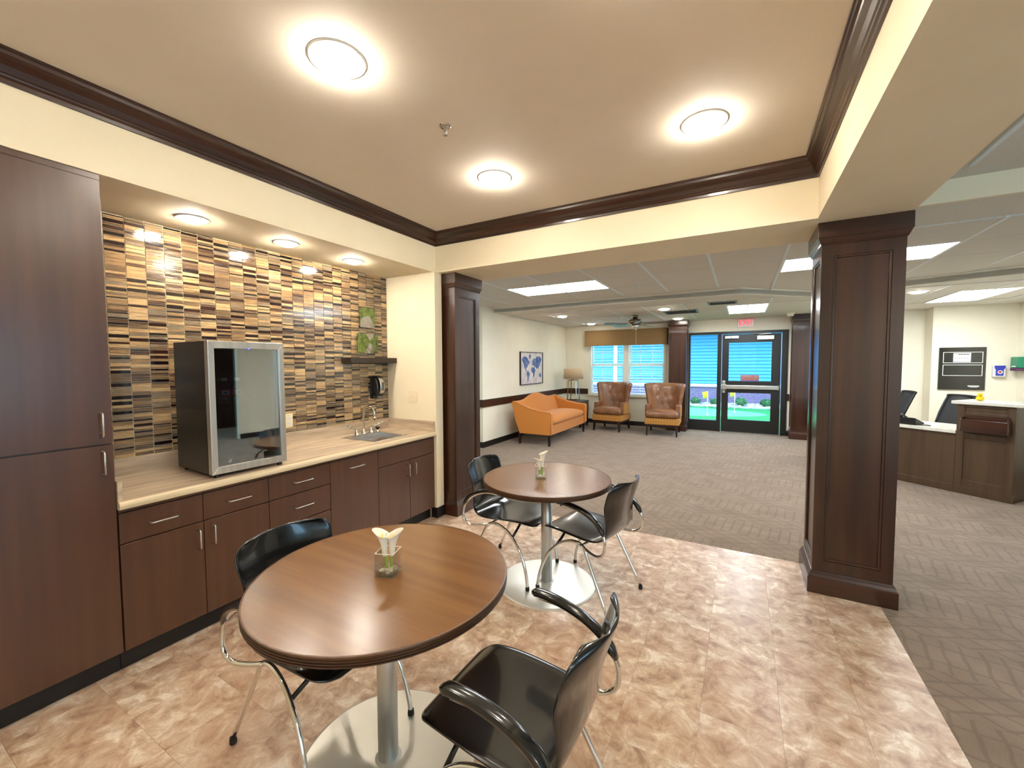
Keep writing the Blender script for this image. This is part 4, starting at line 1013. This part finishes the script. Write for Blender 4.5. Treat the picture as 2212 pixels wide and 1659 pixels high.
land([(.82,.28),(.88,.33),(.94,.28),(.93,.20),(.86,.20)])

# window with double-hung sashes, blinds and valance
wn=struct('window_1',(lambda m:(m.box(WX0,WX0+.05,YF-.012,YF+.10,WZ0,WZ1),m.box(WX1-.05,WX1,YF-.012,YF+.10,WZ0,WZ1),m.box(WX0+.05,WX1-.05,YF-.012,YF+.10,WZ1-.05,WZ1),m.box(WX0+.05,WX1-.05,YF-.012,YF+.10,WZ0,WZ0+.03),m.box(-2.575,-2.455,YF-.012,YF+.10,WZ0+.03,WZ1-.05),m)[-1])(MB()),'vinyl_white')
obj('sill',MB().box(WX0-.03,WX1+.01,YF-.06,YF-.0125,WZ0-.03,WZ0),'almond',wn,bevel=.004)
for x0,x1 in ((WX0+.05,-2.575),(-2.455,WX1-.05)):
    for z0,z1_,yy in ((WZ0+.03,1.50,YF+.02),(1.50,WZ1-.05,YF+.055)):
        s=MB(); w=.035
        s.box(x0,x0+w,yy,yy+.03,z0,z1_); s.box(x1-w,x1,yy,yy+.03,z0,z1_); s.box(x0+w,x1-w,yy,yy+.03,z0,z0+w); s.box(x0+w,x1-w,yy,yy+.03,z1_-w,z1_)
        sh=obj('sash',s,'vinyl_white',wn)
        obj('pane',MB().box(x0+w,x1-w,yy+.013,yy+.017,z0+w,z1_-w),'pane',sh)
        for k in (1,2):
            mx=x0+(x1-x0)*k/3; obj('muntin',MB().box(mx-.007,mx+.007,yy+.008,yy+.012,z0+w,z1_-w),'vinyl_white',sh)
        mz=(z0+z1_)/2; obj('muntin',MB().box(x0+w,x1-w,yy+.008,yy+.0115,mz-.007,mz+.007),'vinyl_white',sh)
for k,(x0,x1,lab) in enumerate(((WX0+.055,-2.58,'white horizontal window blind over the left window half'),(-2.45,WX1-.055,'white horizontal window blind over the right window half'))):
    t=thing('window_blind',lab,'blind',((x0+x1)/2,YF-.03,WZ0+.01),0,'window blinds')
    z=WZ0+.06
    while z<WZ1-.08:
        obj('slat',MB().add([(x0,YF-.052,z-.003),(x1,YF-.052,z-.003),(x1,YF-.006,z+.003),(x0,YF-.006,z+.003),(x0,YF-.052,z-.0005),(x1,YF-.052,z-.0005),(x1,YF-.006,z+.0055),(x0,YF-.006,z+.0055)],[(0,1,2,3),(4,5,6,7),(0,4,5,1),(1,5,6,2),(2,6,7,3),(3,7,4,0)]),'blind_slat',t); z+=.062
    obj('bottom_rail',MB().box(x0,x1,YF-.05,YF-.014,WZ0+.006,WZ0+.026),'blind_slat',t); obj('head_rail',MB().box(x0,x1,YF-.06,YF-.014,WZ1-.065,WZ1-.02),'blind_slat',t)
    for f in (.12,.88): obj('ladder_cord',MB().tube([(x0+f*(x1-x0),YF-.055,WZ0+.02),(x0+f*(x1-x0),YF-.055,WZ1-.06)],.002,5),'blind_slat',t)
t=thing('valance','tan fabric window valance under the ceiling fan','valance',(-2.55,10.25,2.0))
vz0,vz1=1.985,2.375
obj('front_board',MB().box(-3.55,-1.54,10.19,10.21,vz0,vz1),'valance',t,bevel=.004)
for x in (-3.55,-1.56): obj('return_board',MB().box(x,x+.02,10.21,YF-.014,vz0,vz1),'valance',t,bevel=.004)
obj('dust_board',MB().box(-3.53,-1.56,10.21,YF-.014,vz1-.02,vz1),'valance',t)

# entrance: frame, sidelight, door leaf
fr=MB(); Y0,Y1=YF-.03,YF+.12
fr.box(DX0,DX0+.028,Y0,Y1,0,DZ1); fr.box(DX1-.105,DX1,Y0,Y1,0,DZ1); fr.box(DX0+.028,DX1-.105,Y0,Y1,DZ1-.055,DZ1); fr.box(-.485,-.405,Y0,Y1,0,DZ1-.055); fr.box(DX0+.028,-.485,Y0+.02,Y1-.02,0,.24)
dd=struct('door_1',fr,'door_black')
obj('sidelight_pane',MB().box(DX0+.028,-.485,YF+.03,YF+.036,.24,DZ1-.055),'pane',dd)
lf=MB(); x0,x1=-.39,.712; ly0,ly1=YF-.015,YF+.03
gl=[(-.262,.548,1.140,1.985),(-.255,.548,.285,.882)]
lf.box(x0,-.258,ly0,ly1,.012,2.165); lf.box(.548,x1,ly0,ly1,.012,2.165); lf.box(-.258,.548,ly0,ly1,.012,.285); lf.box(-.258,.548,ly0,ly1,.882,1.14); lf.box(-.258,.548,ly0,ly1,1.985,2.165)
leaf=obj('door_leaf',lf,'door_black',dd)
for a,b,c_,d_ in gl: obj('pane',MB().box(-.258,.548,YF+.005,YF+.011,c_,d_),'pane',leaf)
gp=MB(); gp.box(x0-.010,x0-.004,ly0-.004,ly0+.01,.0,2.165); gp.box(x1+.004,x1+.010,ly0-.004,ly0+.01,.0,2.165); obj('weather_strip',gp,'alum',dd); obj('threshold',MB().box(x0-.01,x1+.01,YF-.05,YF+.1,.0,.011),'alum',dd)
pb=MB(); pb.box(x0+.02,.68,ly0-.07,ly0-.03,.965,1.05); obj('push_bar',pb,'alum',leaf,bevel=.008); obj('bar_end',MB().box(x0+.005,x0+.095,ly0-.075,ly0-.001,.95,1.065),'alum',leaf,bevel=.006); obj('bar_end',MB().box(.655,.69,ly0-.075,ly0-.001,.96,1.055),'alum',leaf,bevel=.006)
for z0,z1_ in ((1.075,1.145),(.875,.94)): obj('latch_case',MB().box(x0+.012,x0+.075,ly0-.05,ly0-.001,z0,z1_),'alum',leaf,bevel=.006)
obj('closer_body',MB().box(.27,.585,ly0-.06,ly0-.001,2.035,2.125),'alum',leaf,bevel=.006)
obj('closer_arm',MB().tube([(.30,ly0-.03,2.14),(.52,ly0-.12,2.158),(.20,ly0-.02,2.172)],.008,6),'alum',leaf)
al=obj('alarm_box',MB().box(-.34,-.07,ly0-.045,ly0-.001,2.075,2.135),'alum',leaf,bevel=.004); obj('alarm_light',MB().ball((-.215,ly0-.047,2.105),(.015,.006,.012),10,6),'alarm_red',al,smooth=True)
sg=obj('emergency_sign',MB().box(-.02,.323,YF+.002,YF+.0045,1.15,1.277),'sign_red',leaf)
for k,(s_,sz) in enumerate((('EMERGENCY EXIT',.040),('PUSH UNTIL ALARM SOUNDS',.024),('DOOR WILL OPEN IN 15 SECONDS',.020))):
    o=text('sign_lettering',s_,sz,'print_white',sg,wallM((.1515,YF+.0013,1.253-k*.036),(1,0,0)))
    o.location=-WORIG[sg.name] if False else (0,0,0)
    w0=WORIG['door_1']; o.location=(-w0.x,-w0.y,-w0.z)

# exit sign
t=thing('exit_sign','lit red EXIT sign above the exit door','sign',(.057,YF-.03,2.31))
obj('housing',MB().box(-.10,.214,YF-.045,YF,2.315,2.497),'exit_body',t,bevel=.006)
o=text('lettering','EXIT',.17,'exit_red',t,wallM((.057,YF-.047,2.406),(1,0,0)),ext=.002); 
for v in o.data.vertices: v.co.x=.057+(v.co.x-.057)*.80
o.location=(-.057,-(YF-.03),-2.31)

# ceiling fan
fx_,fy_=-1.885,8.43
t=thing('ceiling_fan','brushed nickel ceiling fan with five dark blades in the lounge','fan',(fx_,fy_,2.2))
obj('canopy',MB().lathe([(.06,Z2),(.062,Z2-.02),(.045,Z2-.055),(.03,Z2-.06)],(fx_,fy_,0),24),'fan_nickel',t,smooth=True)
obj('motor_housing',MB().lathe([(.03,2.445),(.07,2.43),(.115,2.41),(.135,2.385),(.135,2.36),(.11,2.335),(.075,2.32),(.06,2.30)],(fx_,fy_,0),28),'fan_nickel',t,smooth=True)
obj('light_bowl',MB().lathe([(.068,2.30),(.07,2.285),(.064,2.255),(.045,2.228),(.02,2.217),(.002,2.215)],(fx_,fy_,0),24),'chrome',t,smooth=True)
for k in range(5):
    a=2*PI*k/5+.02; R=Matrix.Translation((fx_,fy_,2.315))@Matrix.Rotation(a,4,'Z')@Matrix.Rotation(H(11),4,'X')
    ar=MB().box(.09,.20,-.018,.018,-.004,.004); ar.xform(R); arm=obj('blade_iron',ar,'fan_nickel',t)
    bl=MB().prism([(.18,-.05),(.30,-.062),(.60,-.068),(.635,-.05),(.645,0),(.635,.05),(.60,.068),(.30,.062),(.18,.05)],'z',.004,.011); bl.xform(R); obj('blade',bl,'fan_blade',t)
obj('pull_chain',MB().tube([(fx_+.03,fy_-.04,2.27),(fx_+.03,fy_-.04,1.93)],.0022,5),'almond',t); obj('chain_knob',MB().ball((fx_+.03,fy_-.04,1.92),.012,8,6),'bronze',t,smooth=True)

# ================================================================== RECEPTION
D0=Vector((1.819,7.109,0)); D1=Vector((2.581,6.467,0)); ang=math.atan2(D1.y-D0.y,D1.x-D0.x)   # local x along the front, -y toward the room
t=thing('reception_desk','brown reception desk with a low stone counter and a raised end','desk',tuple(D0),ang)
def dbox(name,x0,x1,y0,y1,z0,z1_,m,parent=t,bevel=.003): return obj(name,MB().box(x0,x1,y0,y1,z0,z1_),m,parent,bevel=bevel,local=True)
dbox('low_front',-1.1,.53,0,.04,.0,.70,'desk_wood'); dbox('low_plinth',-1.1,.53,-.012,0,.0,.09,'desk_wood')
dbox('low_counter',-1.12,.535,-.03,.62,.70,.738,'desk_stone')
dbox('inner_support',-1.1,-1.06,.04,.60,0,.70,'desk_wood')
dbox('high_front',.535,1.0,.0,.035,.0,1.05,'desk_wood'); dbox('high_side',.96,1.0,.035,.36,0,1.05,'desk_wood'); dbox('high_side',.535,.565,.035,.36,0,1.05,'desk_wood'); dbox('high_back',.565,.96,.33,.36,0,1.05,'desk_wood')
dbox('high_counter',.49,1.06,-.04,.42,1.05,1.088,'desk_stone',bevel=.006)
dbox('high_plinth',.53,1.012,-.012,0,0,.09,'desk_wood')
for z0,z1_ in ((.09,.17),(.66,.72),(1.02,1.05),(.90,.96)): dbox('front_rail',.60,.94,-.012,0,z0,z1_,'desk_wood')
for x0,x1 in ((.535,.60),(.94,1.0)): dbox('front_stile',x0,x1,-.012,0,.09,1.05,'desk_wood')
t2=thing('document_tray','dark wooden document tray hung on the front of the raised reception counter','tray',(D0.x,D0.y,0),ang)
tr=MB(); tr.box(.60,.972,-.10,-.088,.745,.885); tr.box(.60,.972,-.088,-.014,.745,.757); tr.box(.60,.612,-.088,-.014,.757,.905); tr.box(.96,.972,-.088,-.014,.757,.905)
obj('tray_body',tr,'walnut_h',t2,bevel=.003,local=True); obj('back_board',MB().box(.612,.96,-.024,-.0125,.757,.93),'walnut_h',t2,local=True)
t3=thing('wall_plate','small silver plate on the corner of the raised reception counter','plate',(D0.x,D0.y,0),ang); obj('plate',MB().box(.566,.588,-.020,-.0125,.76,.885),'alum',t3,local=True,bevel=.002); obj('screw',MB().lathe([(.003,-.022),(.003,-.0195)],(.577,0,.87),8,axis='y'),'brushed',t3,local=True)
# telephone
ph=thing('desk_phone','black desk telephone at the edge of the column on the low reception counter','phone',(1.93,7.16,.7385),ang)
obj('base',MB().prism([(-.09,0),(.10,0),(.10,.025),(-.09,.09)],'x',-.10,.09),'black_plastic',ph,bevel=.004,local=True)
obj('handset',MB().tube(curve([(-.08,-.07,.10),(-.08,-.03,.115),(-.08,.04,.085),(-.08,.09,.045)],5),[.018]*5+[.013]*6+[.018]*5,8),'black_plastic',ph,smooth=True,local=True)
obj('display',MB().prism([(-.075,.088),(-.02,.069),(-.02,.072),(-.075,.091)],'x',-.03,.07),'pane_grey',ph,local=True)
obj('cord',MB().tube(curve([(.06,.09,.006),(.14,.06,.005),(.20,.0,.005),(.16,-.05,.005),(.08,-.06,.006)],6),.004,6),'black_plastic',ph,smooth=True,local=True)
def office_chair(label,loc,rz,hw):
    c=thing('office_chair',label,'chair',loc,rz,'mesh office chairs')
    fr=MB(); P=[(-hw,.03,.70),(-hw*1.04,.09,.86),(-hw*.98,.17,1.05),(-hw*.88,.185,1.085),(hw*.88,.185,1.085),(hw*.98,.17,1.05),(hw*1.04,.09,.86),(hw,.03,.70),(hw*.6,-.0,.60),(-hw*.6,-.0,.60),(-hw,.0,.70)]
    fr.tube(curve(P,5),.016,8); obj('back_frame',fr,'black_plastic',c,smooth=True,local=True)
    obj('back_mesh',MB().grid(lambda u,v:((2*v-1)*hw*(.95 if u>.1 else .7),.185*u**1.2-.012*(1-(2*v-1)**2),.60+.48*u),8,8),'mesh_black',c,smooth=True,solid=.006,local=True)
    obj('back_post',MB().tube(curve([(0,.02,.62),(0,.05,.50),(0,-.05,.43),(0,-.20,.42)],4),.02,8),'black_plastic',c,smooth=True,local=True)
    cushion('seat',-.24,.24,-.50,-.02,.44,.50,'mesh_black',c,.015,n=7,local=True)
    obj('gas_lift',MB().lathe([(.03,.10),(.03,.25),(.02,.26),(.02,.44)],(0,-.25,0),14),'black_plastic',c,smooth=True,local=True)
    for k in range(5):
        a=2*PI*k/5+.3; L=obj('base_leg',MB().tube([(0,-.25,.10),(.28*math.cos(a),-.25+.28*math.sin(a),.065)],[.022,.015],8),'black_plastic',c,smooth=True,local=True)
        obj('caster',MB().lathe([(.027,-.02),(.027,.02)],(.285*math.cos(a),-.25+.285*math.sin(a),.0275),12,axis='x'),'black_plastic',L,local=True)
    for s in (-1,1): obj('arm',MB().tube(curve([(s*.25,-.12,.47),(s*.29,-.12,.55),(s*.29,-.12,.66),(s*.28,-.28,.67)],4),.016,8),'black_plastic',c,smooth=True,local=True)
    return c
oc=office_chair('black mesh office chair behind the reception desk, beside the raised counter',(2.45,7.75,0),H(-62),.17)
dup(oc,(2.10,8.55,0),H(-80),'black mesh office chair seen edge on behind the desk telephone')
# things on the reception wall
YR=10.0
t=thing('notice_board','black glossy wall board with two white framed slots behind reception','board',(3.31,YR-.02,1.06))
obj('board',MB().box(3.02,3.597,YR-.03,YR,1.063,1.792),'screen_black',t,bevel=.003)
for z0,z1_ in ((1.523,1.712),(1.303,1.493)):
    f=MB(); a,b=3.069,3.559; w=.008
    f.box(a,b,YR-.034,YR-.030,z0,z0+w); f.box(a,b,YR-.034,YR-.030,z1_-w,z1_); f.box(a,a+w,YR-.034,YR-.030,z0+w,z1_-w); f.box(b-w,b,YR-.034,YR-.030,z0+w,z1_-w); s=obj('slot_frame',f,'frame_white',t)
pp=obj('notice_sheet',MB().box(3.197,3.413,YR-.0335,YR-.0305,1.539,1.694),'paper',t)
obj('print_line',MB().box(3.255,3.395,YR-.0342,YR-.0336,1.664,1.676),'ink',pp)
for k in range(5): obj('print_mark',MB().box(3.222+k*.036,3.238+k*.036,YR-.0342,YR-.0336,1.606,1.614),'ink',pp)
obj('name_strip',MB().box(3.39,3.53,YR-.033,YR-.0305,1.118,1.137),'frame_white',t); obj('name_strip',MB().box(3.41,3.51,YR-.033,YR-.0305,1.105,1.111),'frame_white',t)
t=thing('wipe_dispenser','clear wall dispenser with a blue front and a red dot behind reception','dispenser',(3.745,YR-.05,1.29))
obj('case',MB().box(3.672,3.818,YR-.07,YR,1.29,1.478),'disp_clear',t,bevel=.008); obj('label_panel',MB().prism([(3.682,1.478),(3.812,1.478),(3.805,1.435),(3.79,1.41),(3.79,1.31),(3.70,1.31),(3.70,1.41),(3.685,1.435)],'y',YR-.074,YR-.0705),'disp_blue',t)
obj('ring_mark',MB().lathe([(.03,-.0765),(.03,-.0745)],(3.75,YR,1.37),20,axis='y'),'frame_white',t); obj('dot_mark',MB().lathe([(.018,-.078),(.018,-.0766)],(3.748,YR,1.371),16,axis='y'),'disp_red',t)
t=thing('green_dispenser','green wall mounted dispenser at the right edge beside the reception wall','dispenser',(3.93,9.85,1.40))
obj('body',MB().box(3.86,XRW,9.70,9.93,1.44,1.62),'green_plastic',t,bevel=.012); obj('nozzle',MB().box(3.85,XRW-.02,9.72,9.91,1.395,1.44),'purple_frame',t,bevel=.006); obj('label_strip',MB().box(3.8585,3.860,9.76,9.88,1.455,1.475),'frame_white',t)
t=thing('wall_picture','purple picture frame just entering at the right edge','picture',(XRW-.02,9.35,1.65)); obj('frame',MB().box(XRW-.025,XRW,9.0,9.66,1.66,2.0),'purple_frame',t,bevel=.003); obj('print',MB().box(XRW-.028,XRW-.0255,9.03,9.63,1.69,1.97),'canvas',t)
t=thing('rubber_duck','small yellow rubber duck on the raised reception counter','toy',(2.43,6.83,1.0885))
obj('body',MB().ball((2.43,6.83,1.116),(.036,.034,.0275),14,8),'yellow',t,smooth=True); hd=obj('head',MB().ball((2.425,6.823,1.156),(.025,.025,.024),12,8),'yellow',t,smooth=True)
obj('beak',MB().frustum((2.418,6.797),(.009,.007),(.006,.004),1.148,1.156),'sofa_pipe',hd)
for dx in (-.010,.008): obj('eye',MB().ball((2.420+dx,6.800,1.162),.003,6,4),'ink',hd)
t=thing('low_cabinet','grey low cabinet behind the raised end of the reception desk','cabinet',(3.45,8.1,0))
obj('body',MB().box(3.02,3.55,7.3,8.9,.10,.80),'pane_grey',t,bevel=.003); obj('plinth',MB().box(3.05,3.55,7.32,8.88,0,.10),'black_base',t); obj('top',MB().box(3.0,3.56,7.28,8.92,.80,.83),'desk_stone',t,bevel=.004)
t=thing('wall_ledge','short white ledge shelf on the far wall behind reception','shelf',(2.45,YF-.1,1.0)); obj('board',MB().box(2.05,2.66,YF-.22,YF,1.005,1.035),'white_matte',t,bevel=.003); obj('bracket',MB().prism([(YF,1.005),(YF-.15,1.005),(YF,.88)],'x',2.3,2.32),'white_matte',t)

# ================================================================== OUTSIDE
GZ=-.06; YH=18.0
struct('ground_turf',MB().box(-14,11,YF+.14,YH+.1,-.2,GZ),'turf')
struct('ground_gravel_bed',MB().box(-14,11,16.55,YH+.1,GZ,GZ+.02),'mortar')
gpo=MB(); NG=48; _e=[(-3.6+4.3*math.cos(2*PI*k/NG), 14.75+1.45*math.sin(2*PI*k/NG)) for k in range(NG)]
gpo.add([(x,y,GZ+.006) for x,y in _e]+[(x,y,GZ) for x,y in _e],[tuple(range(NG))]+[(k,(k+1)%NG,NG+(k+1)%NG,NG+k) for k in range(NG)])
tag(obj('putting_green',gpo,'green_putt'),'pale oval putting green on the turf outside the exit door','putting green')
rk=MB(); rr=random.Random(5)
for k in range(1100):
    x=rr.uniform(-9,5); y=rr.uniform(16.5,17.9); s=rr.uniform(.03,.065)
    if any(abs(x-bx)<.26 and abs(y-17.2)<.3 for bx in (-1.52,-.87,-.01,.78)): continue
    rk.ball((x,y,GZ+.02+s*.3),(s*1.3,s,s*.8),6,4)
tag(obj('gravel',rk,'rock'),'white landscape stones along the foot of the brick wall outside','gravel',kind='stuff')
# neighbouring house: brick foot, band, clapboards, eave
hs=struct('wall_outside',MB().box(-14,10,YH+.12,YH+.3,-.2,4.6),'mortar')
BL,BH,NR=.215,.0735,9; wy=WORIG['wall_outside']; bm0=None; rest=MB(); items=[]
for r in range(NR):
    for k in range(80): items.append((-10+k*BL+(BL/2 if r%2 else 0),GZ+r*BH))
def bvis(it):
    p=project((it[0],YH,it[1])); return 1270<p[0]<1690
vs_=set(sorted([i for i in items if bvis(i)],key=lambda i:-i[0])[:300])
for x,z in items:
    if (x,z) in vs_:
        if bm0 is None:
            o=obj('brick',MB().box(-BL/2+.006,BL/2-.006,-.02,0,.006,BH-.004),'brick_a',local=True); bm0=o.data
        else: o=bpy.data.objects.new('brick',bm0); COL.objects.link(o)
        o.parent=hs; o.location=(x-wy.x,YH+.12-wy.y-rr.random()*.004,z-wy.z)
    else: rest.box(x-BL/2+.006,x+BL/2-.006,YH+.10,YH+.12,z+.006,z+BH-.004)
tag(obj('brickwork',rest,'brick_a',hs),kind='stuff')
zb_=GZ+NR*BH
obj('sill_band',MB().box(-14,10,YH+.02,YH+.12,zb_,zb_+.11),'siding_trim',hs)
z=zb_+.11
while z<2.7:
    obj('clapboard',MB().prism([(YH+.05,z+.018),(YH+.12,z+.018),(YH+.12,z+.127),(YH+.075,z+.127)],'x',-14,10),'siding',hs); z+=.127
obj('sheathing',MB().box(-14,10,YH+.116,YH+.122,zb_+.11,2.72),'siding',hs)
obj('eave',MB().box(-14,10,YH-.80,YH+.3,2.72,2.78),'siding_trim',hs); obj('gutter',MB().box(-14,10,YH-.90,YH-.80,2.71,2.85),'siding_trim',hs)
obj('corner_post',MB().box(-4.95,-4.78,YH+.02,YH+.075,zb_+.11,2.72),'siding_trim',hs)
def flagpole(x,y,label):
    t=thing('golf_flag',label,'flag',(x,y,GZ),0,'golf hole flags')
    obj('pole',MB().tube([(x,y,GZ+.006),(x,y,GZ+.735)],.010,8),'white_matte',t,smooth=True)
    obj('pennant',MB().grid(lambda u,v:(x-.14*u*(1 if v>.5 else .85)-.01, y+.02*math.sin(5*u), GZ+.73-.20*(1-v)-.03*u),8,5),'flag_yellow',t,smooth=True,solid=.004)
    obj('cup_base',MB().lathe([(.045,0),(.045,.012),(.02,.02)],(x,y,GZ+.006),14),'white_matte',t)
flagpole(-.90,13.94,'yellow golf flag seen through the narrow sidelight')
flagpole(-.18,15.08,'yellow golf flag seen through the lower door pane')
def bush(x,y,r,label):
    t=thing('shrub',label,'bush',(x,y,GZ),0,'round shrubs by the brick wall'); b=MB(); rb=random.Random(int(x*100))
    for k in range(260):
        a=rb.uniform(0,2*PI); e=math.acos(rb.uniform(-.5,1)); R=r*rb.uniform(.72,1.05)
        c=Vector((x+R*math.sin(e)*math.cos(a),y+R*math.sin(e)*math.sin(a)*.9,GZ+r*.78+R*math.cos(e)*.85)); s=rb.uniform(.022,.04)
        d1=Vector((rb.uniform(-1,1),rb.uniform(-1,1),rb.uniform(-1,1))).normalized()*s; d2=d1.orthogonal().normalized()*s*.55
        b.add([c-d1,c-d2,c+d1,c+d2],[(0,1,2,3)])
    tag(obj('foliage',b,'leaf_green',t),kind='stuff'); obj('inner_mass',MB().ball((x,y,GZ+r*.80),(r*.78,r*.72,r*.74),14,9),'leaf_green',t,smooth=True); obj('stem',MB().tube([(x,y,GZ),(x,y,GZ+r*.4)],.03,6),'leg_dark',t)
bush(-1.52,17.2,.18,'round green shrub at the left, seen through the sidelight')
bush(-.87,17.2,.16,'round green shrub cut by the door frame, at the right of the sidelight')
bush(-.01,17.2,.20,'round green shrub in the middle of the lower door pane')
bush(.78,17.2,.19,'round green shrub at the right of the lower door pane')
